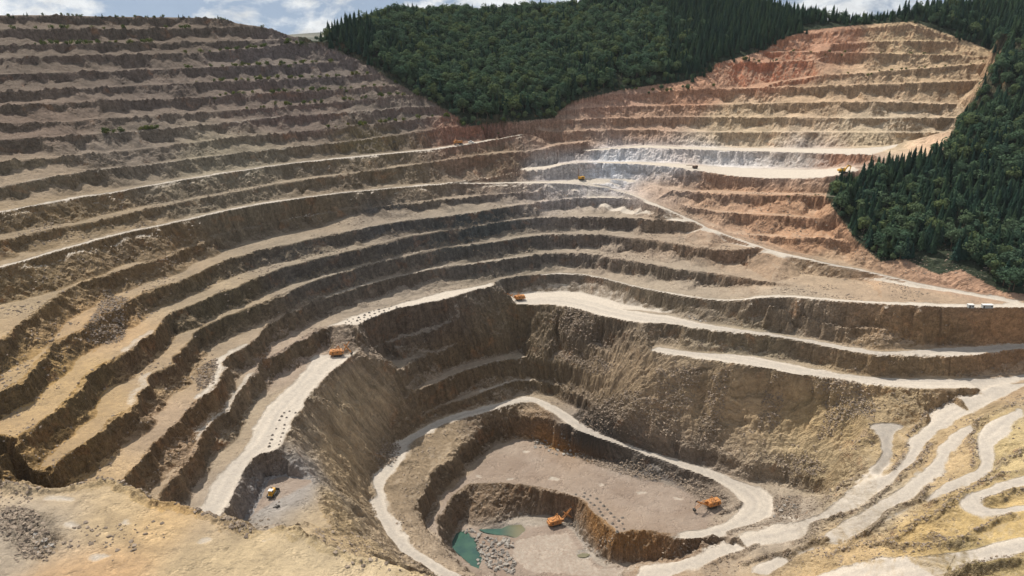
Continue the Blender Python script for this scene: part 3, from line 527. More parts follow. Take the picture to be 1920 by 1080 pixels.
# ground colours of the strata, centre talus shade included (anchored where they lie)
ANC = [ # px, py, loose soil colour, bare rock colour
 (60,120,(0.149,0.121,0.1),(0.138,0.106,0.0871)),(300,60,(0.143,0.115,0.0942),(0.119,0.097,0.0792)),(300,170,(0.163,0.133,0.114),(0.138,0.111,0.095)),(560,120,(0.161,0.137,0.123),(0.138,0.115,0.107)),(90,230,(0.177,0.137,0.112),(0.129,0.102,0.0792)),(560,210,(0.182,0.147,0.127),(0.156,0.115,0.0994)),
 (750,215,(0.179,0.152,0.131),(0.156,0.123,0.107)),(250,270,(0.209,0.176,0.148),(0.174,0.146,0.119)),(60,330,(0.282,0.229,0.176),(0.17,0.14,0.1)),(430,300,(0.273,0.238,0.185),(0.19,0.165,0.125)),(700,270,(0.173,0.145,0.111),(0.165,0.132,0.0792)),(880,245,(0.273,0.176,0.136),(0.22,0.12,0.09)),(120,410,(0.246,0.192,0.131),(0.168,0.121,0.0723)),
 (430,370,(0.246,0.207,0.158),(0.16,0.135,0.1)),(740,320,(0.238,0.194,0.145),(0.17,0.135,0.095)),(940,300,(0.255,0.194,0.141),(0.18,0.125,0.09)),(300,470,(0.28,0.214,0.145),(0.158,0.112,0.068)),(600,400,(0.227,0.182,0.136),(0.15,0.12,0.085)),(60,560,(0.31,0.237,0.153),(0.158,0.112,0.0638)),
 (200,600,(0.42,0.285,0.162),(0.147,0.102,0.0595)),(700,420,(0.204,0.174,0.144),(0.085,0.082,0.08)),(900,430,(0.196,0.17,0.14),(0.07,0.075,0.075)),(600,500,(0.227,0.193,0.151),(0.1,0.09,0.08)),(400,560,(0.31,0.247,0.17),(0.105,0.0873,0.0595)),(950,480,(0.227,0.196,0.158),(0.105,0.095,0.085)),  # centre bench soils darkened: shade on the talus is put into the colour
 (150,720,(0.42,0.294,0.153),(0.116,0.0873,0.051)),(300,700,(0.36,0.266,0.17),(0.126,0.0873,0.0553)),(60,870,(0.4,0.275,0.145),(0.126,0.0873,0.0467)),(350,800,(0.36,0.266,0.187),(0.137,0.0921,0.0553)),(560,680,(0.34,0.27,0.22),(0.13,0.1,0.07)),(780,600,(0.28,0.24,0.2),(0.12,0.095,0.075)),
 (450,820,(0.33,0.266,0.196),(0.126,0.097,0.068)),(560,780,(0.34,0.28,0.21),(0.22,0.17,0.12)),(640,880,(0.36,0.28,0.19),(0.31,0.245,0.17)),(650,760,(0.34,0.27,0.19),(0.31,0.245,0.17)),(640,1000,(0.4,0.31,0.2),(0.31,0.245,0.17)),(530,950,(0.3,0.29,0.29),(0.17,0.15,0.14)),
 (860,680,(0.27,0.215,0.165),(0.12,0.09,0.06)),(1000,600,(0.28,0.225,0.165),(0.14,0.11,0.075)),(1100,620,(0.29,0.235,0.185),(0.15,0.12,0.09)),(1200,720,(0.34,0.265,0.19),(0.29,0.225,0.155)),(1400,740,(0.38,0.29,0.195),(0.29,0.225,0.155)),(1550,780,(0.4,0.31,0.19),(0.29,0.225,0.155)),
 (820,860,(0.31,0.245,0.175),(0.13,0.1,0.07)),(900,850,(0.26,0.21,0.16),(0.1,0.075,0.05)),(1000,860,(0.29,0.24,0.205),(0.13,0.1,0.08)),(1200,930,(0.27,0.215,0.18),(0.15,0.12,0.1)),(1100,840,(0.2,0.18,0.165),(0.1,0.09,0.08)),(1200,890,(0.19,0.175,0.165),(0.11,0.1,0.09)),(950,930,(0.24,0.18,0.13),(0.13,0.09,0.06)),
 (1130,990,(0.3,0.2,0.12),(0.2,0.115,0.055)),(1000,1010,(0.32,0.29,0.26),(0.2,0.17,0.14)),(1050,1050,(0.36,0.33,0.3),(0.2,0.17,0.14)),(1000,700,(0.3,0.245,0.185),(0.14,0.11,0.075)),
 (1060,320,(0.585,0.533,0.507),(0.405,0.378,0.365)),(1160,320,(0.78,0.78,0.8),(0.54,0.553,0.581)),(1230,325,(0.754,0.715,0.702),(0.567,0.553,0.553)),(1380,300,(0.728,0.702,0.689),(0.54,0.513,0.499)),(1500,300,(0.52,0.48,0.45),(0.36,0.32,0.29)),(1560,305,(0.42,0.3,0.24),(0.34,0.2,0.14)),
 (1050,260,(0.36,0.26,0.2),(0.24,0.16,0.12)),(1200,230,(0.4,0.28,0.21),(0.27,0.18,0.13)),(1400,230,(0.487,0.384,0.277),(0.292,0.22,0.149)),(1400,265,(0.541,0.44,0.321),(0.359,0.276,0.193)),(1650,235,(0.541,0.45,0.345),(0.315,0.242,0.171)),(1650,265,(0.562,0.461,0.333),(0.359,0.286,0.203)),(1300,180,(0.428,0.265,0.191),(0.286,0.167,0.114)),
 (1450,140,(0.44,0.275,0.2),(0.337,0.148,0.0956)),(1550,180,(0.497,0.374,0.266),(0.303,0.22,0.149)),(1700,130,(0.519,0.395,0.277),(0.315,0.232,0.16)),(1550,75,(0.44,0.275,0.2),(0.347,0.187,0.124)),(1700,85,(0.487,0.374,0.255),(0.315,0.22,0.149)),(1150,190,(0.4,0.27,0.21),(0.27,0.17,0.13)),(1780,260,(0.562,0.418,0.311),(0.404,0.276,0.203)),
 (1350,350,(0.469,0.305,0.21),(0.286,0.187,0.133)),(1450,390,(0.428,0.275,0.191),(0.265,0.167,0.114)),(1550,440,(0.449,0.284,0.191),(0.265,0.167,0.114)),(1250,345,(0.44,0.32,0.24),(0.26,0.19,0.15)),(1500,400,(0.449,0.294,0.201),(0.265,0.167,0.114)),(1330,380,(0.449,0.314,0.229),(0.255,0.177,0.133)),
 (1250,430,(0.337,0.265,0.206),(0.194,0.152,0.114)),(1400,500,(0.36,0.27,0.2),(0.2,0.14,0.1)),(1150,420,(0.29,0.245,0.2),(0.12,0.1,0.085)),(1300,530,(0.31,0.26,0.21),(0.17,0.14,0.11)),(1550,510,(0.38,0.29,0.21),(0.22,0.16,0.11)),(1750,560,(0.36,0.265,0.19),(0.22,0.15,0.1)),(1800,520,(0.45,0.3,0.22),(0.3,0.2,0.14)),
 (1250,560,(0.33,0.28,0.225),(0.17,0.14,0.105)),(1500,590,(0.33,0.28,0.225),(0.18,0.145,0.11)),(1750,620,(0.36,0.27,0.195),(0.21,0.145,0.09)),(1880,610,(0.4,0.28,0.19),(0.26,0.165,0.1)),(1400,650,(0.34,0.29,0.22),(0.17,0.14,0.1)),(1700,690,(0.35,0.27,0.19),(0.19,0.14,0.09)),(1550,870,(0.42,0.34,0.23),(0.22,0.17,0.11)),
 (1700,760,(0.42,0.33,0.22),(0.25,0.18,0.11)),(1750,850,(0.48,0.37,0.24),(0.27,0.21,0.15)),(1480,960,(0.36,0.31,0.26),(0.2,0.17,0.14)),(1640,950,(0.42,0.36,0.28),(0.2,0.165,0.13)),(1880,840,(0.48,0.39,0.24),(0.27,0.22,0.15)),(1700,1000,(0.48,0.36,0.2),(0.22,0.17,0.11)),(1850,980,(0.5,0.38,0.21),(0.2,0.165,0.11)),(1600,1050,(0.46,0.35,0.22),(0.22,0.17,0.11)),(1880,1060,(0.42,0.34,0.2),(0.17,0.14,0.09)),
 (200,960,(0.5,0.38,0.23),(0.24,0.18,0.11)),(60,980,(0.34,0.3,0.26),(0.19,0.165,0.14)),(400,1040,(0.5,0.39,0.245),(0.28,0.21,0.14)),(130,930,(0.56,0.43,0.27),(0.3,0.24,0.15)),(320,960,(0.55,0.38,0.2),(0.3,0.2,0.12)),(500,1040,(0.53,0.42,0.27),(0.3,0.23,0.15)),(650,1060,(0.52,0.42,0.28),(0.3,0.24,0.16)),(150,1070,(0.44,0.28,0.15),(0.28,0.17,0.09)),(60,1030,(0.36,0.31,0.25),(0.2,0.17,0.14)),(420,970,(0.42,0.33,0.23),(0.25,0.19,0.13)),
 (1035,848,(0.46,0.27,0.11),(0.3,0.17,0.08)),
]
ap = np.array([hray(a, b) for a, b, *_ in ANC]); 
def zone_colours(x, y, z):
    n = x.size; soil = np.zeros((n, 3), np.float32); rock = np.zeros((n, 3), np.float32); ws = np.zeros(n, np.float32)
    x = x.ravel()+18*fbm(x.ravel()/60, y.ravel()/60, 101, 3); y = y.ravel()+18*fbm(x.ravel()/60+7, y.ravel()/60, 105, 3); z = z.ravel()
    for (px, py, so, ro), p in zip(ANC, ap):
        sc = max(28.0, .055*p[1])
        d2 = ((x-p[0])**2+(y-p[1])**2+(2.0*(z-p[2]))**2)/sc**2
        w = (1/(.05+d2*d2)).astype(np.float32); ws += w
        soil += w[:, None]*np.array(so, np.float32); rock += w[:, None]*np.array(ro, np.float32)
    soil /= ws[:, None]; rock /= ws[:, None]
    for c, sat in ((soil, 1.18), (rock, 1.15)):
        l = c.mean(1, keepdims=True); c[:] = np.clip(l+(c-l)*sat, .02, .9)
    return soil*.85, rock*.84
soil, rock = zone_colours(X, Y, Z)
FOR1 = [(560,83),(600,80),(640,98),(693,122),(720,143),(757,163),(793,183),(830,203),(850,215),(880,236),(905,234),(960,229),(1040,221),(1052,205),(1075,190),(1170,167),(1280,153),(1335,135),(1343,119),(1400,104),(1440,92),(1453,77),(1513,57),(1613,47),(1713,40),(1745,53),(1800,72),(1862,96),(2300,90),(2300,-250),(560,-250)]
FOR2 = [(1868,104),(1860,125),(1843,160),(1812,200),(1795,230),(1782,262),(1765,285),(1700,306),(1640,322),(1612,330),(1555,348),(1548,370),(1582,418),(1604,450),(1650,490),(1700,486),(1725,500),(1760,515),(1800,505),(1830,520),(1880,548),(1990,556),(2300,560),(2300,60),(1900,90)]
def inpv(poly, x, y):
    ins = np.zeros(len(x), bool)
    for (ax, ay), (bx, by) in zip(poly, poly[1:]+poly[:1]):
        if ay == by: continue
        ins ^= ((y > ay) != (y > by)) & (x < (bx-ax)*(y-ay)/(by-ay)+ax)
    return ins
def pjv(x, y, z):
    dz = z-HC; f = y*CP-dz*SP; u = y*SP+dz*CP; return 960+FPX*x/f, 540-FPX*u/f
gpx, gpy = pjv(X.ravel(), Y.ravel(), Z.ravel()); fm = ((inpv(FOR1, gpx, gpy) & (Y.ravel() > 790)) | (inpv(FOR2, gpx, gpy) & (X.ravel() > 200)) | (Y.ravel() > 1150))[:, None]
soil = np.where(fm, np.array([.035, .045, .028], np.float32), soil); rock = np.where(fm, np.array([.06, .055, .035], np.float32), rock)
def sheet(name, co, q, attrs, mat, flatsel=None):
    me = bpy.data.meshes.new(name)
    me.vertices.add(len(co)); me.vertices.foreach_set('co', co.astype(np.float32).ravel())
    me.loops.add(q.size); me.loops.foreach_set('vertex_index', q.ravel().astype(np.int32))
    me.polygons.add(len(q)); me.polygons.foreach_set('loop_start', np.arange(0, q.size, 4, dtype=np.int32)); me.update()
    for an, av in attrs.items():
        at = me.attributes.new(an, 'FLOAT_COLOR', 'POINT'); at.data.foreach_set('color', av.astype(np.float32).ravel())
    me.polygons.foreach_set('use_smooth', np.ones(len(q), bool) if flatsel is None else ~flatsel); me.materials.append(mat)
    o = bpy.data.objects.new(name, me); C.collection.objects.link(o); o['kind'] = 'structure'; return o
one = np.ones((X.size, 1), np.float32)
msk = np.stack([rd.ravel(), rub.ravel(), fl.ravel(), wet.ravel()], 1); trk_ = samp(TRK, WX, WY)
uvz = np.stack([Uc.ravel()/1000, Z.ravel()/1000, Rr.ravel()/1000, trk_.ravel()], 1)
# ground material
gm = bpy.data.materials.new('mine_ground'); gm.use_nodes = True; gm.node_tree.nodes.clear(); g = NT(gm.node_tree)
def attr(n): return g.n('ShaderNodeAttribute', attribute_name=n)
a1, a2, a3, a4 = attr('soil'), attr('rock'), attr('mask'), attr('run')
geo = g.n('ShaderNodeNewGeometry'); nzs = g.n('ShaderNodeSeparateXYZ', {0: geo.outputs['Normal']}).outputs[2]; tn = geo.outputs['True Normal']
pos = geo.outputs['Position']
ms = g.n('ShaderNodeSeparateColor', {0: a3.outputs[0]}); road, rubl, flo = ms.outputs[0], ms.outputs[1], ms.outputs[2]; wetm = a3.outputs['Alpha']
run = g.n('ShaderNodeMapping', {'Vector': a4.outputs[0], 'Scale': (1000, 1000, 1000)}).outputs[0]
st1 = g.noise(g.n('ShaderNodeMapping', {'Vector': run, 'Scale': (.28, .03, .02)}).outputs[0], 1.0, 6, .65, .4)
st2 = g.noise(g.n('ShaderNodeMapping', {'Vector': run, 'Scale': (.9, .08, .05)}).outputs[0], 1.0, 4, .6, .3)
n1 = g.noise(pos, .045, 6, .6); n2 = g.noise(pos, .35, 7, .68); n3 = g.noise(pos, 1.6, 5, .7)
rk = g.math('SUBTRACT', .70, nzs); rk = g.math('ADD', rk, g.ramp(n2, .3, .7, -.13, .13)); rk = g.math('ADD', rk, g.ramp(st1, .3, .7, -.2, .2)); rk = g.ramp(rk, -.03, .17)
rk = g.math('MULTIPLY', rk, g.math('SUBTRACT', 1.0, g.math('MULTIPLY', a1.outputs['Alpha'], g.ramp(st1, .35, .6, .95, .55))))
rk = g.math('MAXIMUM', rk, g.math('MULTIPLY', rubl, g.ramp(n3, .45, .6, 0, .8)))
lite = g.math('MULTIPLY', g.ramp(n1, .3, .7, .72, 1.26), g.ramp(n2, .3, .7, .78, 1.2)); lite = g.math('MULTIPLY', lite, g.ramp(n3, .3, .7, .84, 1.16))
soilc = g.mix(1.0, a1.outputs[0], g.n('ShaderNodeCombineColor', {0: lite, 1: lite, 2: lite}).outputs[0], 'MULTIPLY')
stf = g.math('MULTIPLY', g.ramp(st1, .32, .68, .62, 1.42), g.ramp(st2, .3, .7, .8, 1.2))
steep = g.ramp(nzs, .93, .8)
one_ = g.math('ADD', 1.0, g.math('MULTIPLY', steep, g.math('SUBTRACT', stf, 1.0)))
soilc = g.mix(1.0, soilc, g.n('ShaderNodeCombineColor', {0: one_, 1: one_, 2: one_}).outputs[0], 'MULTIPLY')
rust = g.ramp(g.noise(pos, .06, 5, .65, .5), .56, .70, 0, .55)
rockc = g.mix(rust, a2.outputs[0], g.mix(.5, a2.outputs[0], (.30, .13, .05)))
rf = g.math('MULTIPLY', g.ramp(g.noise(g.n('ShaderNodeMapping', {'Vector': run, 'Scale': (.35, .35, .2)}).outputs[0], 1.0, 6, .7, .6), .3, .72, .85, 1.95), g.ramp(n3, .3, .7, .75, 1.25))
jv = g.n('ShaderNodeTexVoronoi', {'Vector': g.n('ShaderNodeMapping', {'Vector': g.n('ShaderNodeVectorMath', {0: run, 1: g.n('ShaderNodeVectorMath', {0: g.n('ShaderNodeTexNoise', {'Vector': pos, 'Scale': .22, 'Detail': 6}).outputs['Color'], 1: (7, 7, 7)}, operation='MULTIPLY').outputs[0]}, operation='ADD').outputs[0], 'Scale': (.6, .2, .55)}).outputs[0], 'Scale': 1.0}, feature='DISTANCE_TO_EDGE').outputs['Distance']
jk = g.ramp(jv, 0, .07, .74, 1.0); rf = g.math('MULTIPLY', g.math('MULTIPLY', rf, jk), g.math('MULTIPLY', g.ramp(st1, .3, .7, .72, 1.35), g.ramp(st2, .3, .7, .85, 1.18)))
rockc = g.mix(1.0, rockc, g.n('ShaderNodeCombineColor', {0: rf, 1: rf, 2: rf}).outputs[0], 'MULTIPLY')
flat = g.ramp(nzs, .95, .99)
soilc = g.mix(g.math('MULTIPLY', flat, g.ramp(g.n('ShaderNodeSeparateXYZ', {0: pos}).outputs[2], 200, 240, .26, .0)), soilc, (.44, .37, .29))
col = g.mix(rk, soilc, rockc)
floc = g.mix(g.ramp(n1, .35, .65), (.255, .195, .155), (.32, .26, .215)); floc = g.mix(g.ramp(n2, .62, .72), floc, (.42, .34, .26))
col = g.mix(g.math('MULTIPLY', flo, flat), col, floc)
trk = g.noise(g.n('ShaderNodeMapping', {'Vector': pos, 'Scale': (.5, .5, .5)}).outputs[0], 1.0, 5, .7, 1.5)
roadc = g.mix(g.ramp(trk, .35, .65), (.42, .37, .315), (.56, .50, .425)); roadc = g.mix(g.math('MULTIPLY', a4.outputs['Alpha'], g.ramp(n2, .3, .6, .2, .75)), roadc, (.29, .265, .24))
rmk = g.ramp(g.math('ADD', road, g.math('ADD', g.ramp(n2, .3, .7, -.2, .2), g.ramp(n3, .3, .7, -.12, .12))), .25, .75)
rmk = g.math('MULTIPLY', rmk, g.ramp(nzs, .7, .88))
col = g.mix(rmk, col, roadc)
dk = g.ramp(a4.outputs['Alpha'], 0, 1, 1.0, .68); col = g.mix(g.math('SUBTRACT', 1.0, rmk), col, g.mix(1.0, col, g.n('ShaderNodeCombineColor', {0: dk, 1: dk, 2: dk}).outputs[0], 'MULTIPLY'))
col = g.mix(g.ramp(wetm, .3, .9, 0, .75), col, (.12, .11, .085))
peb = g.n('ShaderNodeTexVoronoi', {'Vector': pos, 'Scale': .8, 'Randomness': 1.0}); pebd = peb.outputs['Distance']
pr_ = g.math('MULTIPLY', g.ramp(g.noise(pos, .12, 3, .5), .5, .62), g.math('SUBTRACT', 1.0, rmk)); pr_ = g.math('MAXIMUM', pr_, rubl)
pebc = g.ramp(peb.outputs['Color'], 0, 1, .72, 1.35)
pm = g.math('ADD', 1.0, g.math('MULTIPLY', g.math('MULTIPLY', pr_, .8), g.math('SUBTRACT', pebc, 1.0)))
col = g.mix(1.0, col, g.n('ShaderNodeCombineColor', {0: pm, 1: pm, 2: pm}).outputs[0], 'MULTIPLY')
hgt = g.math('ADD', g.math('MULTIPLY', n2, 1.6), g.math('MULTIPLY', n3, .55))
hgt = g.math('ADD', hgt, g.math('MULTIPLY', g.math('MULTIPLY', st1, steep), 2.2)); hgt = g.math('ADD', hgt, g.math('MULTIPLY', g.math('MULTIPLY', st2, steep), .8))
hgt = g.math('SUBTRACT', hgt, g.math('MULTIPLY', g.math('MULTIPLY', pebd, pr_), .9)); hgt = g.math('ADD', hgt, g.math('MULTIPLY', g.math('MULTIPLY', g.ramp(jv, 0, .2), rk), .6))
hgt = g.math('MULTIPLY', hgt, g.math('SUBTRACT', 1.0, g.math('MULTIPLY', rmk, .85)))
bmp = g.n('ShaderNodeBump', {'Height': hgt, 'Strength': .85, 'Distance': 1.0})
bs = g.n('ShaderNodeBsdfPrincipled', {'Base Color': col, 'Roughness': .95, 'Normal': bmp.outputs[0], 'Specular IOR Level': .15})
g.n('ShaderNodeOutputMaterial', {0: bs.outputs[0]})
co = np.stack([X, Y, Z], -1).reshape(-1, 3)
idx = np.arange(NA*NR).reshape(NA, NR)
q = np.stack([idx[:-1, :-1], idx[1:, :-1], idx[1:, 1:], idx[:-1, 1:]], -1).reshape(-1, 4)
isr = (rd.ravel()[q].mean(1) > .5)
AT = {'soil': np.concatenate([soil, samp(SCR, WX, WY).reshape(-1, 1)], 1), 'rock': np.concatenate([rock, one], 1), 'mask': msk, 'run': uvz}
stp = face.ravel()[q].mean(1) > .45
def sub(name, sel):
    qq = q[sel]; u, inv = np.unique(qq, return_inverse=True)
    return sheet(name, co[u], inv.reshape(-1, 4), {k: v[u] for k, v in AT.items()}, gm, stp[sel])
sub('ground', ~isr); sub('haul_road', isr)
ZG = Z
def gz(x, y):
    """height of the finished ground"""
    a = math.atan2(x, y); r = math.hypot(x, y)
    i = (a-AZ[0])/(AZ[1]-AZ[0]); j = math.log(r/85)/math.log(1590/85)*(1639)
    i = min(max(i, 0), NA-2); j = min(max(j, 0), 1638); i0, j0 = int(i), int(j); fi, fj = i-i0, j-j0
    return float((ZG[i0, j0]*(1-fi)+ZG[i0+1, j0]*fi)*(1-fj)+(ZG[i0, j0+1]*(1-fi)+ZG[i0+1, j0+1]*fi)*fj)
def gzv(x, y):
    a = np.arctan2(x, y); r = np.hypot(x, y); i = np.clip((a-AZ[0])/(AZ[1]-AZ[0]), 0, NA-2); j = np.clip(np.log(r/85)/math.log(1590/85)*1639, 0, 1638)
    i0 = i.astype(int); j0 = j.astype(int); fi, fj = i-i0, j-j0
    return (ZG[i0, j0]*(1-fi)+ZG[i0+1, j0]*fi)*(1-fj)+(ZG[i0, j0+1]*(1-fi)+ZG[i0+1, j0+1]*fi)*fj
#@@OBJECTS
# ------------------------------------------------------------------ object helpers
def mat(name, col, rough=.6, metal=0.0, var=.12, scale=1.5, spec=.4):
    m = bpy.data.materials.new(name); m.use_nodes = True; m.node_tree.nodes.clear(); t = NT(m.node_tree)
    tcx = t.n('ShaderNodeTexCoord').outputs['Object']; nn = t.noise(tcx, scale, 5, .65)
    f = t.ramp(nn, .3, .7, 1-var, 1+var)
    c = t.mix(1.0, (*col, 1), t.n('ShaderNodeCombineColor', {0: f, 1: f, 2: f}).outputs[0], 'MULTIPLY')
    c = t.mix(t.ramp(t.noise(tcx, scale*.6, 4, .6), .55, .8, 0, .45), c, (.33, .28, .22, 1))
    b = t.n('ShaderNodeBsdfPrincipled', {'Base Color': c, 'Roughness': rough, 'Metallic': metal, 'Specular IOR Level': spec})
    t.n('ShaderNodeOutputMaterial', {0: b.outputs[0]}); return m
M_OR = mat('orange_paint', (.46, .20, .06), .6, 0, .35, .9); M_YE = mat('yellow_paint', (.62, .33, .035), .5, 0, .25, .8); M_DK = mat('dark_steel', (.05, .048, .045), .7, .2)
M_GL = mat('window_glass', (.03, .04, .05), .15, 0, .05); M_GR = mat('grey_paint', (.32, .34, .35), .5); M_WH = mat('white_paint', (.72, .72, .70), .5); M_BR = mat('brown_steel', (.16, .09, .06), .7)
M_RB = mat('black_rubber', (.03, .03, .03), .9); M_CU = mat('drill_cuttings', (.17, .15, .13), .95, 0, .2, 4)
class MB:
    def __init__(s): s.bm = bmesh.new()
    def box(s, c, d, rz=0, ry=0, bev=.06, taper=None):
        r = bmesh.ops.create_cube(s.bm, size=1.0); v = r['verts']
        if taper:
            for x in v:
                if x.co.z > 0: x.co.x *= taper[0]; x.co.y *= taper[1]
        bmesh.ops.scale(s.bm, vec=d, verts=v)
        M = Matrix.Translation(c) @ Matrix.Rotation(rz, 4, 'Z') @ Matrix.Rotation(ry, 4, 'Y'); bmesh.ops.transform(s.bm, matrix=M, verts=v)
        if bev:
            e = list({e for x in v for e in x.link_edges}); bmesh.ops.bevel(s.bm, geom=e, offset=min(bev, .2*min(d)), segments=1, affect='EDGES')
        return s
    def bar(s, a, b, w, h=None):
        a, b = Vector(a), Vector(b); d = b-a; L = d.length; q = d.to_track_quat('X', 'Z')
        r = bmesh.ops.create_cube(s.bm, size=1.0); v = r['verts']; bmesh.ops.scale(s.bm, vec=(L, w, h or w), verts=v)
        bmesh.ops.transform(s.bm, matrix=Matrix.Translation((a+b)/2) @ q.to_matrix().to_4x4(), verts=v); return s
    def cyl(s, c, r, h, axis='Y', seg=12):
        o = bmesh.ops.create_cone(s.bm, cap_ends=True, segments=seg, radius1=r, radius2=r, depth=h); v = o['verts']
        R = {'Y': Matrix.Rotation(R_(90), 4, 'X'), 'X': Matrix.Rotation(R_(90), 4, 'Y'), 'Z': Matrix()}[axis]
        bmesh.ops.transform(s.bm, matrix=Matrix.Translation(c) @ R, verts=v); return s
    def build(s, name, m, parent=None):
        me = bpy.data.meshes.new(name); s.bm.to_mesh(me); s.bm.free(); me.materials.append(m)
        o = bpy.data.objects.new(name, me); C.collection.objects.link(o); o.parent = parent; return o
def thing(name, label, cat, loc=(0, 0, 0), rz=0, group=None, sc=1.0, tilt=None):
    o = bpy.data.objects.new(name, None); C.collection.objects.link(o); o.location = loc; o.rotation_euler = (0, 0, rz); o.scale = (sc,)*3
    o.empty_display_size = .5; o['label'] = label; o['category'] = cat
    if group: o['group'] = group
    return o
def copy_tree(o, parent=None):
    c = o.copy(); C.collection.objects.link(c); c.parent = parent
    for ch in o.children: copy_tree(ch, c)
    return c
def at(px, py):
    """the ground point seen at a picture point (on the finished ground)"""
    t = tdep(py); D = np.arange(120, 1550, .5); z = HC-D*t; X = (px-960)/FPX*(D*CP+(HC-z)*SP)
    g = gzv(X, D); k = np.where(g >= z)[0]; i = k[0] if len(k) else len(D)-1
    return (float(X[i]), float(D[i]), float(g[i]))
def track_shape(mb, y, L, w, h, r=None):
    mb.box((0, y, h/2), (L-h*.6, w, h), bev=.12)
    for x in (-(L-h)/2, (L-h)/2): mb.cyl((x, y, h/2), h*.5, w*1.02, 'Y', 14)
    n = int(L/.5)
    for i in range(n): mb.box((-(L-h*.9)/2+i*(L-h*.9)/(n-1), y, h+.03), (.16, w*1.03, .09), bev=0)
def shovel(label, loc, rz, sc=1.0, m=None, boom_el=44, swing=0, group='electric rope shovels in the mine'):
    m = m or M_OR; t = thing('rope_shovel', label, 'mining shovel', loc, rz, group, sc)
    u = MB(); u.box((0, 0, 1.3), (5.2, 4.2, 1.0)); u.cyl((0, 0, 1.95), 2.1, .5, 'Z', 20); u = u.build('undercarriage', M_DK, t)
    for y in (-2.5, 2.5):
        k = MB(); track_shape(k, y, 7.6, 1.35, 1.9); k.build('track', M_DK, u)
    h = MB(); h.box((-1.6, 0, 4.3), (11.2, 6.0, 3.8), bev=.15); h.box((-1.2, 0, 2.32), (10.0, 6.6, .3)); h.box((3.2, 1.9, 4.0), (2.6, 2.0, 3.2), bev=.1)
    for y in (-3.04, 3.04):
        for i in range(7): h.box((-6.2+i*1.45, y, 4.2), (.12, .1, 3.4), bev=0)
    h = h.build('house', m, t)
    r = MB(); r.box((-1.6, 0, 6.28), (11.4, 6.3, .16)); r.box((-3.5, 0, 6.6), (3.0, 2.2, .55)); r.box((-5.9, 1.5, 6.55), (1.0, 1.0, .45)); r.box((-.3, -1.6, 6.55), (.9, .9, .45)); r.build('roof', m, h)
    for x, y in ((-4.2, -1.9), (-2.4, 2.0), (1.2, 2.1)): q = MB(); q.box((x, y, 6.46), (.9, .7, .25)); q.build('roof_hatch', M_DK, h)
    for y in (-3.09, 3.09):
        q = MB(); q.box((-4.6, y, 4.0), (.95, .06, 2.2), bev=0); q.build('door', M_DK, h)
        q = MB(); q.box((-.2, y, 4.7), (1.5, .06, .9), bev=0); q.build('vent', M_DK, h)
    c = MB(); c.box((-7.5, 0, 3.4), (1.3, 5.8, 2.4), bev=.2); c.build('counterweight', m, t)
    c = MB(); c.box((4.9, -2.2, 4.6), (2.2, 1.7, 2.6), bev=.1); c = c.build('cab', m, t)
    q = MB(); q.box((6.02, -2.2, 5.0), (.06, 1.4, 1.3), bev=0); q.box((4.9, -3.07, 5.0), (1.7, .06, 1.2), bev=0); q.build('window', M_GL, c)
    g_ = MB()
    for y in (-1.4, 1.4): g_.bar((2.4, y, 6.3), (.8, y*.5, 10.6), .32); g_.bar((-2.6, y, 6.3), (.8, y*.5, 10.6), .28); g_.bar((1.7, y, 8.2), (-1.2, y, 8.0), .2)
    g_.bar((.8, -.9, 10.6), (.8, .9, 10.6), .4); g_.bar((1.7, -1.1, 8.2), (1.7, 1.1, 8.2), .2); g_.build('gantry', m, t)
    el = R_(boom_el); bl = 14.5; tip = (4.4+bl*math.cos(el), 0, 2.9+bl*math.sin(el)); b0 = (4.4, 0, 2.9)
    b = MB()
    for y in (-.85, .85): b.bar((4.4, y*1.5, 2.9), (tip[0], y*.6, tip[2]), .34, .75)
    for i in range(1, 8):
        f = i/8; x = 4.4+(tip[0]-4.4)*f; z = 2.9+(tip[2]-2.9)*f; b.bar((x, -1.2+.7*f, z), (x, 1.2-.7*f, z), .22)
    b = b.build('boom', m, t)
    s_ = MB(); s_.cyl(tip, .85, .5, 'Y', 16); s_.build('sheave', M_DK, b)
    mid = Vector((4.4+(tip[0]-4.4)*.5, 0, 2.9+(tip[2]-2.9)*.5)); bk = Vector((tip[0]+1.2, 0, 1.9)); back = mid-(bk-mid).normalized()*3.0
    d = MB(); d.bar(back+Vector((0, .95, .3)), bk+Vector((0, .95, .8)), .4, .5); d.bar(back+Vector((0, -.95, .3)), bk+Vector((0, -.95, .8)), .4, .5); d.bar(back+Vector((0, -1, .3)), back+Vector((0, 1, .3)), .35); d.build('dipper_arm', M_DK if m is not M_OR else m, t)
    k = MB(); k.box(tuple(bk), (2.3, 2.9, 2.5), ry=.25, bev=.25, taper=(.85, .9))
    for y in (-1.1, -.4, .4, 1.1): k.box((bk.x+1.3, y, bk.z+1.1), (.7, .22, .22), ry=-.4)
    k.build('bucket', M_DK, t)
    w_ = MB()
    for y in (-.35, .35): w_.bar((.8, y, 10.6), (tip[0], y, tip[2]+.5), .1); w_.bar((tip[0]+.8, y, tip[2]), (bk.x, y, bk.z+1.3), .1)
    w_.build('cable', M_DK, t); return t
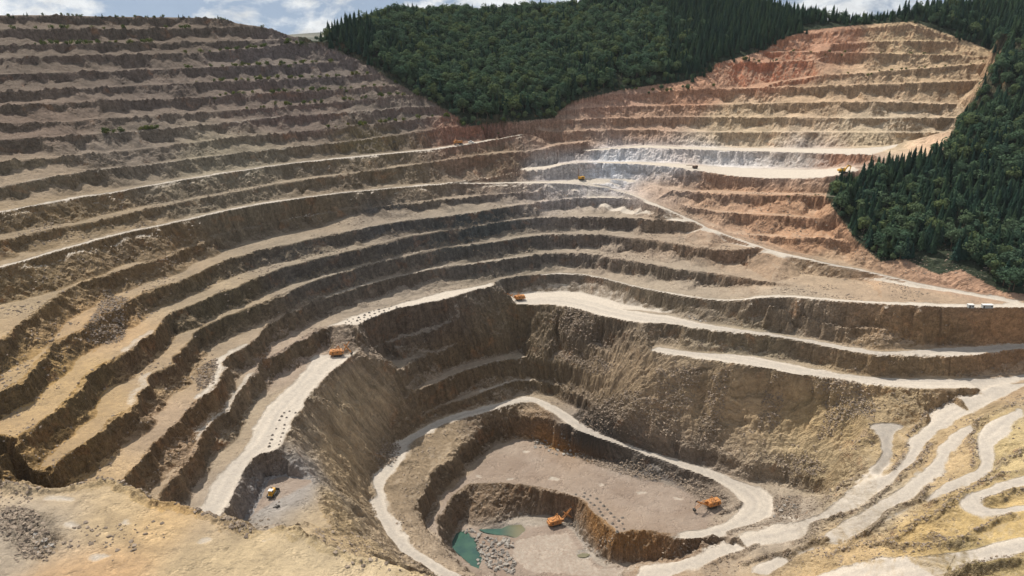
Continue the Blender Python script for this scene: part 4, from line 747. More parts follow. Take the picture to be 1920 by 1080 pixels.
def drill_rig(label, loc, rz, sc=1.0, m=None, mast_up=True):
    m = m or M_YE; t = thing('drill_rig', label, 'drill rig', loc, rz, None, sc)
    u = MB(); u.box((0, 0, .9), (5.5, 2.2, .6)); u = u.build('undercarriage', M_DK, t)
    for y in (-1.5, 1.5): k = MB(); track_shape(k, y, 5.0, .7, 1.2); k.build('track', M_DK, u)
    b = MB(); b.box((.8, 0, 2.3), (5.0, 2.8, 2.1), bev=.12); b.box((1.6, 0, 3.6), (2.2, 2.2, .5)); b = b.build('engine_house', m, t)
    for yy in (-1.42, 1.42): q = MB(); q.box((1.2, yy, 2.4), (2.4, .06, 1.2), bev=0); q.build('grille', M_DK, b)
    c = MB(); c.box((-2.6, -1.0, 2.6), (1.7, 1.5, 2.2), bev=.1); c = c.build('cab', m, t)
    q = MB(); q.box((-3.48, -1.0, 2.9), (.06, 1.2, 1.2), bev=0); q.build('window', M_GL, c)
    k = MB()
    def mp_(x, z): return (x, z) if mast_up else (-3.3-(z-1)*1.0, 3.6+(x+3.3)*.6)
    for y in (-.45+.8, .45+.8):
        for xx in (-3.4, -2.6):
            a = mp_(xx, 1.0); b2 = mp_(xx, 11.5) if mast_up else mp_(xx, 8.5); k.bar((a[0], y, a[1]), (b2[0], y, b2[1]), .18)
    for i in range(9):
        z0, z1 = 1.2+i*1.1 if mast_up else 1.2+i*.8, 2.3+i*1.1 if mast_up else 2.0+i*.8; a, b2 = mp_(-3.4, z0), mp_(-2.6, z1); k.bar((a[0], .35, a[1]), (b2[0], .35, b2[1]), .1); k.bar((a[0], 1.25, a[1]), (b2[0], 1.25, b2[1]), .1)
    k.build('mast', M_BR, t)
    for x in (-3.0, 3.0):
        j = MB(); j.cyl((x, 1.5, 1.1), .16, 2.2, 'Z', 8); j.box((x, 1.5, .08), (.8, .8, .15)); j.build('jack', M_DK, t)
    return t
def excavator(label, loc, rz, sc=1.0):
    t = thing('hydraulic_excavator', label, 'excavator', loc, rz, None, sc)
    u = MB(); u.box((0, 0, 1.1), (3.4, 2.6, .8)); u.cyl((0, 0, 1.6), 1.4, .4, 'Z', 16); u = u.build('undercarriage', M_DK, t)
    for y in (-1.75, 1.75): k = MB(); track_shape(k, y, 6.4, .8, 1.35); k.build('track', M_DK, u)
    b = MB(); b.box((-1.6, 0, 2.9), (5.0, 3.4, 1.9), bev=.2); b = b.build('upper_body', M_YE, t)
    q = MB(); q.box((-1.4, 0, 4.0), (2.4, 2.2, .5), bev=.1); q.cyl((-2.2, .8, 4.6), .14, .9, 'Z', 8); q.build('engine_cover', M_DK, b)
    k = MB(); k.box((-4.5, 0, 2.8), (1.1, 3.3, 1.7), bev=.25); k.build('counterweight', M_YE, t)
    c = MB(); c.box((1.6, 1.0, 3.3), (1.8, 1.2, 2.3), bev=.12); c = c.build('cab', M_YE, t)
    q = MB(); q.box((2.52, 1.0, 3.7), (.06, 1.0, 1.2), bev=0); q.box((1.6, 1.63, 3.7), (1.4, .06, 1.1), bev=0); q.build('window', M_GL, c)
    k = MB(); k.bar((1.0, -.3, 2.8), (3.6, -.3, 6.6), .7, .9); k.bar((3.5, -.3, 6.5), (6.2, -.3, 5.6), .6, .8); k.build('boom', M_YE, t)
    k = MB(); k.bar((6.2, -.3, 6.0), (5.4, -.3, 2.0), .5, .6); k.build('stick', M_YE, t)
    k = MB(); k.box((5.0, -.3, 1.3), (1.5, 1.9, 1.5), ry=.3, bev=.15, taper=(.8, .95)); k.build('bucket', M_DK, t); return t
def wheel(parent, x, y, r, w=.5):
    k = MB(); k.cyl((x, y, r), r, w, 'Y', 16); k = k.build('wheel', M_RB, parent); q = MB(); q.cyl((x, y, r), r*.5, w*1.06, 'Y', 10); q.build('rim', M_GR, k)
def dump_truck(label, loc, rz, sc=1.0):
    t = thing('dump_truck', label, 'truck', loc, rz, None, sc)
    k = MB(); k.box((0, 0, 1.2), (8.0, 1.6, .6)); k.build('chassis', M_DK, t)
    for x in (-2.9, -1.3, 2.8):
        for y in (-1.5, 1.5): wheel(t, x, y, .75)
    k = MB(); k.box((3.0, 0, 2.2), (2.0, 2.9, 2.0), bev=.15); k = k.build('cab', M_OR, t); q = MB(); q.box((4.02, 0, 2.6), (.06, 2.4, .9), bev=0); q.build('windscreen', M_GL, k)
    k = MB(); k.box((-1.2, 0, 2.0), (5.6, 3.0, .4)); k.box((-1.2, 1.45, 2.9), (5.6, .2, 1.7), ry=0); k.box((-1.2, -1.45, 2.9), (5.6, .2, 1.7)); k.box((1.5, 0, 3.1), (.25, 3.0, 2.2)); k.box((2.2, 0, 4.1), (1.8, 3.0, .2)); k.build('dump_bed', M_OR, t)
    k = MB(); k.box((-1.2, 0, 2.9), (5.2, 2.6, 1.6), bev=.5, taper=(.7, .6)); k.build('load', M_CU, t); return t
def van(label, loc, rz, sc=1.0):
    t = thing('pickup_truck', label, 'pickup', loc, rz, None, sc)
    k = MB(); k.box((0, 0, .95), (5.0, 1.9, .8), bev=.15); k = k.build('body', M_WH, t)
    c = MB(); c.box((.1, 0, 1.7), (2.2, 1.7, .8), bev=.12, taper=(.75, .9)); c = c.build('cab', M_WH, t); q = MB(); q.box((.1, -.83, 1.7), (1.7, .08, .5), bev=0); q.box((.1, .83, 1.7), (1.7, .08, .5), bev=0); q.box((1.08, 0, 1.68), (.1, 1.4, .5), ry=-.3, bev=0); q.build('window', M_GL, c)
    for x in (-1.6, 1.6):
        for y in (-.9, .9): wheel(t, x, y, .4, .28)
    for y in (-.7, .7): q = MB(); q.box((2.5, y, 1.05), (.08, .35, .2), bev=0); q.build('headlight', M_GR, t)
    return t
def bulldozer(label, loc, rz, sc=1.0):
    t = thing('bulldozer', label, 'bulldozer', loc, rz, None, sc)
    for y in (-1.45, 1.45): k = MB(); track_shape(k, y, 5.2, .8, 1.35); k.build('track', M_DK, t)
    k = MB(); k.box((.9, 0, 1.9), (3.4, 1.5, 1.4), bev=.12); k.box((-.5, 0, 1.2), (4.4, 2.0, .8)); k.cyl((1.4, .3, 3.1), .12, 1.1, 'Z', 8); k = k.build('engine_hood', M_YE, t)
    q = MB(); q.box((2.62, 0, 1.9), (.06, 1.2, 1.1), bev=0); q.build('radiator_grille', M_DK, k)
    c = MB(); c.box((-1.3, 0, 2.7), (1.7, 1.9, 2.0), bev=.1); c = c.build('cab', M_YE, t); q = MB(); q.box((-.42, 0, 3.0), (.06, 1.6, 1.0), bev=0); q.box((-1.3, .97, 3.0), (1.4, .06, 1.0), bev=0); q.box((-1.3, -.97, 3.0), (1.4, .06, 1.0), bev=0); q.build('window', M_GL, c)
    q = MB(); q.box((-1.3, 0, 3.76), (2.0, 2.1, .14)); q.build('cab_roof', M_WH, c)
    k = MB(); k.box((3.6, 0, 1.0), (.35, 4.3, 1.6), ry=-.15, bev=.1); k.build('blade', M_DK, t)
    for yy in (-1.95, 1.95): k = MB(); k.bar((0, yy, .9), (3.5, yy, .8), .3, .35); k.build('push_arm', M_DK, t)
    k = MB(); k.box((-3.4, 0, 1.3), (.7, 1.9, .6)); k.bar((-3.7, 0, 1.5), (-3.9, 0, .1), .3); k.build('ripper', M_DK, t); return t
def cabin(label, loc, rz, L, sc=1.0):
    t = thing('site_cabin', label, 'cabin', loc, rz, 'grey cabins beside the upper haul road', sc)
    k = MB(); k.box((0, 0, 1.45), (L, 3.0, 2.7), bev=.04)
    for i in range(int(L/.5)): k.box((-L/2+.3+i*.5, -1.53, 1.45), (.12, .06, 2.5), bev=0)
    w = k.build('wall', M_GR, t); k = MB(); k.box((0, 0, 2.9), (L+.4, 3.4, .18)); k.build('roof', M_WH, t)
    k = MB(); k.box((-L/2+1.0, -1.58, 1.25), (.9, .06, 2.1), bev=0); k.build('door', M_DK, t)
    k = MB(); k.box((L/2-1.1, -1.58, 1.8), (1.1, .06, .8), bev=0); k.build('window', M_GL, t); return t
HX = math.atan2
shovel('orange rope shovel with raised boom working on the pit floor beside the green pond', at(1043, 984), R_(22), .82, boom_el=46)
shovel('orange rope shovel on the brown pit floor inside the road loop, bucket down', at(1334, 951), R_(203), .8, boom_el=30)
shovel('orange rope shovel at the top end of the ramp on the left', at(634, 667), R_(8), .74, boom_el=58)
shovel('orange rope shovel facing the rock corner at the middle haul bench', at(973, 563), R_(196), .68, boom_el=35)
excavator('bright yellow excavator parked on the white bench next to the forest edge', at(1581, 325), R_(12), 1.15)
drill_rig('orange and brown drill rig with its mast upright below the pale blue rock face', at(1090, 337.5), R_(0), 1.0, M_YE, True)
drill_rig('small brown drill rig with lowered mast at the left end of the white bench', at(1303, 316), R_(0), .85, M_BR, False)
dump_truck('orange dump truck driving along the thin pale road high on the back wall', at(859, 271.5), R_(188), 1.15)
van('pale grey pickup following the orange truck on the road high on the back wall', at(883, 268.5), R_(188), 1.15)
bulldozer('dark and yellow bulldozer standing alone on the grey pad at lower left', at(511, 929), R_(84), 1.15)
cabin('short grey white-roofed cabin, left one of the pair beside the upper haul road', at(1819, 577.5), R_(-3), 4.2, .95)
cabin('long grey white-roofed cabin, right one of the pair beside the upper haul road', at(1850, 577.5), R_(-3), 7.8, .95)
k = MB(); k.box((0, 0, .45), (2.2, 1.3, .7), rz=.7); k.box((-1.6, -.5, .25), (1.6, .5, .4), rz=.3); k.box((.2, .1, .95), (.6, .9, .3), rz=.7); k = k.build('equipment_sled', M_DK, None)
k.location = at(521, 951); k['label'] = 'small dark equipment sled lying on the grey pad near the bulldozer'; k['category'] = 'sled'
# ------------------------------------------------------------------ drill mounds
def mound_mesh(seed):
    bm = bmesh.new(); r = random.Random(seed); rings = [(1.0, 0), (.78, .18), (.5, .48), (.22, .72)]; n = 10; V = []
    for rr, z in rings: V.append([bm.verts.new((math.cos(2*math.pi*i/n)*rr*r.uniform(.88, 1.12), math.sin(2*math.pi*i/n)*rr*r.uniform(.88, 1.12), z*r.uniform(.9, 1.1)-.05)) for i in range(n)])
    top = bm.verts.new((0, 0, .7))
    for a, b in zip(V[:-1], V[1:]):
        for i in range(n): bm.faces.new((a[i], a[(i+1) % n], b[(i+1) % n], b[i]))
    for i in range(n): bm.faces.new((V[-1][i], V[-1][(i+1) % n], top))
    me = bpy.data.meshes.new('drill_mound'); bm.to_mesh(me); bm.free(); me.materials.append(M_CU); return me
MM = [mound_mesh(i) for i in range(3)]
def mounds(pts, label, group, r=1.25):
    for i, (x, y) in enumerate(pts):
        o = bpy.data.objects.new('drill_mound', MM[i % 3]); C.collection.objects.link(o); o.location = at(x+random.uniform(-.7, .7), y+random.uniform(-.4, .4)); s = r*random.uniform(.65, 1.2)
        o.scale = (s, s, s*random.uniform(.9, 1.3)); o.rotation_euler = (0, 0, random.uniform(0, 6)); o['label'] = label; o['category'] = 'cuttings mound'; o['group'] = group
mounds([(780+a/4, 810+b/4) for a, b in [(1200,470),(1265,462),(1310,482),(1357,502),(1255,487),(1290,508),(1380,530),(1310,530),(1337,552),(1407,555),(1368,578),(1435,585),(1380,603),(1460,612),(1400,628),(1487,640),(1435,655),(1550,645),(1520,668),(1475,690),(1550,690),(1505,718),(1557,727),(1510,748)]],
       'small dark drill mound in the rows on the brown pit floor above the shovel', 'drill mounds on the brown pit floor')
mounds([(640+a/12, 560+b/12) for a, b in [(100,548),(235,555),(430,548),(170,515),(360,510),(515,500),(260,470),(145,482),(420,472),(595,463),(385,430),(510,428),(685,425),(525,372),(650,385),(775,395),(635,325),(750,345),(890,350),(740,285),(850,250),(985,215),(960,270),(1080,235),(1125,180),(980,320),(850,300),(1250,200)]],
       'small dark drill mound in the rows on the pale bench above the left ramp', 'drill mounds on the pale upper bench', 1.1)
mounds([(360+a/4, 750+b/4) for a, b in [(730,85),(690,100),(655,155),(710,135),(695,190),(630,215),(688,220),(605,268),(683,250),(595,300),(665,280),(585,328),(662,312),(580,352),(655,340),(675,125),(780,98)]],
       'small dark drill mound in the double row along the edge of the left ramp', 'drill mounds along the left ramp', 1.0)
# ------------------------------------------------------------------ water
wm = bpy.data.materials.new('pond_water'); wm.use_nodes = True; wm.node_tree.nodes.clear(); t = NT(wm.node_tree)
gp = t.n('ShaderNodeNewGeometry').outputs['Position']; wx_ = t.n('ShaderNodeSeparateXYZ', {0: gp}).outputs[0]
wcol = t.mix(t.ramp(t.noise(gp, .12, 4, .6), .35, .65), (.030, .072, .062), (.048, .105, .075)); wcol = t.mix(t.ramp(wx_, -9, 5, 0, .8), wcol, (.20, .17, .10))
wb = t.n('ShaderNodeBump', {'Height': t.noise(gp, 1.5, 3, .5), 'Strength': .08, 'Distance': .1})
ws_ = t.n('ShaderNodeBsdfPrincipled', {'Base Color': wcol, 'Roughness': .12, 'Normal': wb.outputs[0]}); t.n('ShaderNodeOutputMaterial', {0: ws_.outputs[0]})
def water(name, poly, z):
    c = poly[:, :2].mean(0); p = c+(poly[:, :2]-c)*1.12
    bm = bmesh.new(); f = bm.faces.new([bm.verts.new((x, y, z)) for x, y in p]); bmesh.ops.triangulate(bm, faces=[f]); me = bpy.data.meshes.new(name); bm.to_mesh(me); bm.free(); me.materials.append(wm)
    if me.polygons[0].normal.z < 0: me.flip_normals()
    o = bpy.data.objects.new(name, me); C.collection.objects.link(o); o['kind'] = 'structure'
water('water', POND, -.35); water('water', POND2, -.35); water('water', PUD, float(PUD[:, 2].min())-.35)
# ------------------------------------------------------------------ rocks
rkm = bpy.data.materials.new('boulder_stone'); rkm.use_nodes = True; rkm.node_tree.nodes.clear(); t = NT(rkm.node_tree)
oi = t.n('ShaderNodeObjectInfo').outputs['Random']; tp = t.n('ShaderNodeTexCoord').outputs['Object']
rc = t.mix(oi, (.22, .205, .19), (.40, .375, .34)); rc = t.mix(t.ramp(t.noise(tp, 3, 5, .65), .45, .65, 0, .6), rc, (.19, .15, .12))
rb = t.n('ShaderNodeBump', {'Height': t.noise(tp, 5, 4, .6), 'Strength': .6, 'Distance': .1})
rs = t.n('ShaderNodeBsdfPrincipled', {'Base Color': rc, 'Roughness': .95, 'Normal': rb.outputs[0], 'Specular IOR Level': .15}); t.n('ShaderNodeOutputMaterial', {0: rs.outputs[0]})
rkb = rkm.copy(); rkb.name = 'rubble_stone'
for nd in rkb.node_tree.nodes:
    if nd.type == 'MIX' and not nd.inputs[6].is_linked: nd.inputs[6].default_value = (.17, .135, .105, 1); nd.inputs[7].default_value = (.36, .29, .225, 1); break
def rock_mesh(seed, m=rkm):
    r = random.Random(seed); bm = bmesh.new(); pts = []
    for i in range(14):
        v = Vector((r.gauss(0, 1), r.gauss(0, 1), r.gauss(0, 1))).normalized()*r.uniform(.75, 1.05); v.z *= .75; v.x *= 1.15; pts.append(bm.verts.new(v))
    h = bmesh.ops.convex_hull(bm, input=pts); bmesh.ops.delete(bm, geom=[g for g in h['geom_interior'] if isinstance(g, bmesh.types.BMVert)], context='VERTS')
    me = bpy.data.meshes.new('boulder'); bm.to_mesh(me); bm.free(); me.materials.append(m); return me
RM = [rock_mesh(i) for i in range(6)]; RMB = [rock_mesh(i, rkb) for i in range(6)]
def in_poly(p, x, y):
    c = False; n = len(p)
    for i in range(n):
        a, b = p[i], p[(i+1) % n]
        if (a[1] > y) != (b[1] > y) and x < (b[0]-a[0])*(y-a[1])/(b[1]-a[1])+a[0]: c = not c
    return c
def scatter(poly_px, n, smin, smax, label, group, meshes=RM, sink=.25, name='boulder'):
    P_ = [at(*p) for p in poly_px]; xs = [p[0] for p in P_]; ys = [p[1] for p in P_]; k = 0
    for _ in range(n*30):
        if k >= n: break
        x, y = random.uniform(min(xs), max(xs)), random.uniform(min(ys), max(ys))
        if not in_poly(P_, x, y): continue
        s = smin+(smax-smin)*random.random()**2; o = bpy.data.objects.new(name, meshes[k % len(meshes)]); C.collection.objects.link(o)
        o.location = (x, y, max(gz(x, y), -.4)+s*(.5-sink)); o.scale = (s, s*random.uniform(.7, 1.1), s*random.uniform(.7, 1.1)); o.rotation_euler = (random.uniform(-.5, .5), random.uniform(-.5, .5), random.uniform(0, 6.3))
        lb, gp = label, group
        if '%s' in label:
            qx, qy = proj(x, y, gz(x, y)); w1 = 'large' if s > smin+(smax-smin)*.3 else 'small'; w2 = 'upper end' if qy < 1012 else 'middle' if qy < 1040 else 'lower end'; w2 += ' of the heap, '+('by the water' if qx < 915 else 'on its dry side')
            lb = label % (w1, w2); gp = group % (w1, w2)
        o['label'] = lb; o['category'] = 'boulder'; o['group'] = gp; k += 1
PILE = [(862,993),(888,990),(908,1004),(925,1010),(950,1006),(963,1016),(955,1040),(972,1060),(963,1078),(930,1071),(892,1060),(901,1044),(893,1031),(892,1010)]
scatter(PILE, 200, .8, 2.0, '%s pale grey boulder in the %s', '%s boulders in the %s')
scatter([(990,820),(1020,822),(1075,842),(1082,852),(1050,856),(1000,838)], 32, .9, 2.0, 'dark grey boulder at the foot of the cliff behind the brown pit floor', 'boulders below the inner cliff')
scatter([(1465,930),(1500,938),(1495,960),(1460,975),(1450,965)], 22, .7, 1.6, 'grey boulder lying between the haul road loop and the main ramp', 'boulders beside the road loop')
scatter([(1290,592),(1320,600),(1330,606),(1290,602)], 8, .8, 1.5, 'dark block at the wall foot beside the middle haul bench', 'blocks beside the middle haul bench')
scatter([(60,1000),(100,1010),(110,1035),(70,1040)], 18, .5, 1.1, 'grey stone among the rubble on the near platform at lower left', 'stones on the near platform')
def wmat(i):                             # prototypes for instanced stuff are read from meshes by tiny carrier nodes
    return i
def gn_scatter(name, pts, scl, rot, kind, protos, tilt=None, nm=None):
    """one object of uncountable stuff: points with instances"""
    me = bpy.data.meshes.new(name); me.vertices.add(len(pts)); me.vertices.foreach_set('co', np.asarray(pts, np.float32).ravel())
    for an, ty, av in (('scl', 'FLOAT', scl), ('rot', 'FLOAT', rot), ('knd', 'INT', kind)):
        a = me.attributes.new(an, ty, 'POINT'); a.data.foreach_set('value', np.asarray(av, np.float32 if ty == 'FLOAT' else np.int32))
    o = bpy.data.objects.new(name, me); C.collection.objects.link(o); o['kind'] = 'stuff'
    ng = bpy.data.node_groups.new(name, 'GeometryNodeTree'); ng.interface.new_socket('Geometry', in_out='INPUT', socket_type='NodeSocketGeometry'); ng.interface.new_socket('Geometry', in_out='OUTPUT', socket_type='NodeSocketGeometry')
    N = ng.nodes; L = ng.links; gi = N.new('NodeGroupInput'); go = N.new('NodeGroupOutput'); jn = N.new('GeometryNodeJoinGeometry')
    mp_ = N.new('GeometryNodeMeshToPoints'); L.new(gi.outputs[0], mp_.inputs[0])
    def na(nm_, ty): a = N.new('GeometryNodeInputNamedAttribute'); a.data_type = ty; a.inputs[0].default_value = nm_; return a.outputs[0]
    sc_, ro_, kn_ = na('scl', 'FLOAT'), na('rot', 'FLOAT'), na('knd', 'INT')
    cx = N.new('ShaderNodeCombineXYZ'); L.new(ro_, cx.inputs[2])
    if tilt: cx.inputs[0].default_value = 0
    for i, p in enumerate(protos):
        oi_ = N.new('GeometryNodeObjectInfo'); oi_.inputs[0].default_value = p; oi_.transform_space = 'ORIGINAL'
        cp = N.new('FunctionNodeCompare'); cp.data_type = 'INT'; cp.operation = 'EQUAL'; L.new(kn_, cp.inputs[2]); cp.inputs[3].default_value = i
        ip = N.new('GeometryNodeInstanceOnPoints'); L.new(mp_.outputs[0], ip.inputs[0]); L.new(cp.outputs[0], ip.inputs[1]); L.new(oi_.outputs['Geometry'], ip.inputs[2]); L.new(cx.outputs[0], ip.inputs[5]); L.new(sc_, ip.inputs[6]); L.new(ip.outputs[0], jn.inputs[0])
    L.new(jn.outputs[0], go.inputs[0]); md = o.modifiers.new('scatter', 'NODES'); md.node_group = ng; return o
rp = [o for o in C.collection.objects if o.name.startswith('boulder') and o.data in RM]; rp = [next(o for o in rp if o.data == m) for m in RM[:5]]
# a few brown blocks below the middle bench serve as the stone shapes of the rubble
scatter([(1060,590),(1100,600),(1140,640),(1110,645),(1060,625)], 6, 1.0, 1.9, 'brown block in the rockslide below the middle haul bench', 'blocks in the rockslide', RMB)
rp2 = []
for m in RMB: rp2.append(next(o for o in C.collection.objects if o.type == 'MESH' and o.data == m))
rs_ = np.random.RandomState(3)
ii, jj = np.where(RUBb > .35); w_ = RUBb[ii, jj]; sel = rs_.choice(len(ii), 15000, p=w_/w_.sum())
x = ii[sel]+GX0+rs_.rand(15000)-.5; y = jj[sel]+GY0+rs_.rand(15000)-.5
# talus and bench litter over the rest of the mine
aa = rs_.uniform(R_(-40), R_(38), 60000); rr = np.sqrt(rs_.uniform(170**2, 760**2, 60000)); x2 = rr*np.sin(aa); y2 = rr*np.cos(aa)
cl = fbm(x2/22, y2/22, 140, 3); sp = samp(SLP, x2, y2); rdm = samp(ROADs, x2, y2); flr = samp(FLOOR, x2, y2)
near_wall = np.clip(samp(blur(SLP, 6), x2, y2)-.25, 0, 1); z2 = gzv(x2, y2)
ok = (rdm < .15) & (cl+near_wall*.9 > .22) & (sp < 1.1) & (flr < .3) & (z2 < 215); x2, y2 = x2[ok], y2[ok]
x = np.concatenate([x, x2]); y = np.concatenate([y, y2]); z = gzv(x, y); sc_ = .28+.75*rs_.rand(len(x))**3
gn_scatter('rubble', np.stack([x, y, z+.1], 1), sc_, rs_.rand(len(x))*6.3, rs_.randint(0, 6, len(x)), rp2); print('rubble', len(x))
# ------------------------------------------------------------------ trees
def leafmat(name, cols, trans=.25):
    m = bpy.data.materials.new(name); m.use_nodes = True; m.node_tree.nodes.clear(); t = NT(m.node_tree)
    rn = t.n('ShaderNodeObjectInfo').outputs['Random']; tcx = t.n('ShaderNodeTexCoord').outputs['Object']
    cr = t.n('ShaderNodeValToRGB', {0: rn}); e = cr.color_ramp; e.elements[0].color = (*cols[0], 1); e.elements[1].color = (*cols[-1], 1)
    for i, c in enumerate(cols[1:-1]): q = e.elements.new((i+1)/(len(cols)-1)); q.color = (*c, 1)
    v = t.ramp(t.noise(tcx, .9, 3, .6), .3, .7, .65, 1.4); c = t.mix(1.0, cr.outputs[0], t.n('ShaderNodeCombineColor', {0: v, 1: v, 2: v}).outputs[0], 'MULTIPLY')
    d = t.n('ShaderNodeBsdfDiffuse', {0: c}); tr = t.n('ShaderNodeBsdfTranslucent', {0: c}); mx = t.n('ShaderNodeMixShader', {0: trans, 1: d.outputs[0], 2: tr.outputs[0]})
    t.n('ShaderNodeOutputMaterial', {0: mx.outputs[0]}); return m
M_CON = leafmat('conifer_needles', [(.026,.055,.042),(.038,.072,.048),(.056,.092,.050),(.030,.062,.050)], .3)
M_BRD = leafmat('broad_leaves', [(.060,.108,.070),(.088,.138,.078),(.070,.118,.080),(.125,.160,.070),(.100,.150,.092)], .3)
M_SHR = leafmat('shrub_leaves', [(.08,.11,.035),(.13,.15,.045),(.07,.10,.035),(.17,.17,.05)])
M_BARK = mat('bark', (.10, .075, .05), .9, 0, .3, 3)
def mesh_from(name, V, F, m):
    me = bpy.data.meshes.new(name); me.from_pydata(V, [], F); me.materials.append(m); me.update(); return me
def conifer_crown(seed, h=1.0):
    r = random.Random(seed); V, F = [], []; n = 13
    for k in range(n):
        f = k/n; z = .12+.86*f; R = (.25*(1-f)**.8+.012)*r.uniform(.85, 1.12); nb_ = 9 if f < .6 else 6; a0 = r.uniform(0, 6.3)
        for i in range(nb_):
            a = a0+i*2*math.pi/nb_+r.uniform(-.25, .25); L = R*r.uniform(.7, 1.15); w = .5*L+.018; ca, sa = math.cos(a), math.sin(a); dz = -.045-.28*L; b = len(V)
            V += [(0, 0, z+.03), (ca*L*.55-sa*w*.5, sa*L*.55+ca*w*.5, z+dz*.55), (ca*L, sa*L, z+dz), (ca*L*.55+sa*w*.5, sa*L*.55-ca*w*.5, z+dz*.55), (ca*L*.5, sa*L*.5, z+.02+dz*.25)]
            F += [(b, b+1, b+4), (b+1, b+2, b+4), (b+2, b+3, b+4), (b+3, b, b+4)]
    b = len(V); V += [(.012, 0, .94), (-.008, .01, .94), (-.008, -.01, .94), (0, 0, 1.04)]; F += [(b, b+1, b+3), (b+1, b+2, b+3), (b+2, b, b+3)]
    return mesh_from('conifer_crown', V, F, M_CON)
def leaf_crown(seed, m, nl=15, q=26, rx=.36, rz=.36, cz=.60, name='leafy_crown', lobe=(.12, .2), leaf=.05):
    r = random.Random(seed); V, F = [], []
    for k in range(nl):
        u = Vector((r.gauss(0, 1), r.gauss(0, 1), r.gauss(0, .9))).normalized()*r.uniform(.35, .8); c = Vector((u.x*rx, u.y*rx, cz+u.z*rz)); R = r.uniform(*lobe)
        for i in range(q):
            d = Vector((r.gauss(0, 1), r.gauss(0, 1), r.gauss(0, 1)+.35)).normalized(); p = c+d*R*r.uniform(.75, 1.05); s = leaf*r.uniform(.6, 1.3)
            nrm = (d+Vector((r.uniform(-.6, .6), r.uniform(-.6, .6), r.uniform(-.3, .6)))).normalized(); a = nrm.orthogonal().normalized(); bb = nrm.cross(a); th = r.uniform(0, 6.3); a, bb = a*math.cos(th)+bb*math.sin(th), bb*math.cos(th)-a*math.sin(th)
            b = len(V); V += [tuple(p+a*s), tuple(p+bb*s*.8), tuple(p-a*s), tuple(p-bb*s*.8)]; F.append((b, b+1, b+2, b+3))
    return mesh_from(name, V, F, m)
def trunk_mesh(h, r0, limbs, seed, crown=.35):
    r = random.Random(seed); V, F = [], []
    def tube(a, b, ra, rb, n=5):
        a, b = Vector(a), Vector(b); d = (b-a).normalized(); u = d.orthogonal().normalized(); w = d.cross(u); k = len(V)
        for p, rad in ((a, ra), (b, rb)):
            for i in range(n): V.append(tuple(p+(u*math.cos(2*math.pi*i/n)+w*math.sin(2*math.pi*i/n))*rad))
        for i in range(n): F.append((k+i, k+(i+1) % n, k+n+(i+1) % n, k+n+i))
    tube((0, 0, -.08), (0, 0, h*.5), r0, r0*.7); tube((0, 0, h*.5), (0, 0, h), r0*.7, r0*.2)
    for i in range(limbs):
        a = r.uniform(0, 6.3); z = h*r.uniform(.45, .8); tube((0, 0, z), (math.cos(a)*crown*.6, math.sin(a)*crown*.6, z+.2), r0*.45, r0*.12, 4)
    return mesh_from('trunk', V, F, M_BARK)
CC = [conifer_crown(i) for i in range(4)]; LC = [leaf_crown(20+i, M_BRD) for i in range(4)]; SC = [leaf_crown(40+i, M_SHR, 6, 16, .34, .26, .34, 'shrub_leaves', (.16, .26), .09) for i in range(3)]
TC, TL, TS = trunk_mesh(.9, .016, 0, 1), trunk_mesh(.62, .026, 5, 2), trunk_mesh(.4, .02, 4, 3, .2)
def tree(kind, x, y, z, h, label, cat, group, w=1.0):
    nm, crown, tr = {'c': ('conifer_tree', CC, TC), 'b': ('broadleaf_tree', LC, TL), 's': ('shrub', SC, TS)}[kind]
    t = bpy.data.objects.new(nm, None); C.collection.objects.link(t); t.empty_display_size = .5; t.location = (x, y, z-.2); t.scale = (h*w, h*w, h); t.rotation_euler = (0, 0, random.uniform(0, 6.3))
    t['label'] = label; t['category'] = cat; t['group'] = group
    for n_, m_ in (('trunk', tr), ('crown' if kind != 's' else 'foliage', random.choice(crown))):
        o = bpy.data.objects.new(n_, m_); C.collection.objects.link(o); o.parent = t
    return t
SOIL = [(1705,510),(1712,480),(1750,475),(1800,490),(1840,500),(1870,545)]
rt = np.random.RandomState(5); cand = []
gxs, gys = np.meshgrid(np.arange(-420, 1100, 5.6), np.arange(520, 1420, 5.6), indexing='ij'); gxs = (gxs+rt.uniform(-2.3, 2.3, gxs.shape)).ravel(); gys = (gys+rt.uniform(-2.3, 2.3, gys.shape)).ravel()
gzs = gzv(gxs, gys); pxs, pys = pjv(gxs, gys, gzs)
ja, jb = fbm(gxs/16, gys/16, 170, 3)*26, fbm(gxs/16+9, gys/16, 175, 3)*16
ff1 = inpv(FOR1, pxs+ja, pys+jb) & (gys > 790); ff2 = inpv(FOR2, pxs+ja*.6, pys+jb*.6) & (gys < 960) & (gxs > 200); ff = (ff1 | ff2) & (pxs > -60) & (pxs < 2080) & ~inpv(SOIL, pxs, pys)
hd_ = np.interp(gxs, LN['HD']['w'][:, 0][np.argsort(LN['HD']['w'][:, 0])], LN['HD']['w'][:, 1][np.argsort(LN['HD']['w'][:, 0])]); ff &= gys < hd_+45
ff &= (rt.rand(len(gxs)) < .86) & (pxs > 592)
tx, ty, tz_, tpx, tpy = gxs[ff], gys[ff], gzs[ff], pxs[ff], pys[ff]
mixn = fbm(tx/90, ty/90, 150, 2); spur = inpv(FOR2, tpx, tpy) | ((tpx > 1530) & (tpy > 130) & (ty < 960))
conp = np.where(spur, .62, np.where(tpx > 1250, .85, np.where(tpx < 700, .55, .22)))+mixn*.6; isc = rt.rand(len(tx)) < conp
th_ = np.where(isc, rt.uniform(13, 22, len(tx)), rt.uniform(11, 19, len(tx)))
edge = ~(inpv([(a, b-10) for a, b in FOR1], tpx, tpy) | inpv([(a+8, b) for a, b in FOR2], tpx, tpy)); th_ = np.where(edge, th_*.6, th_)
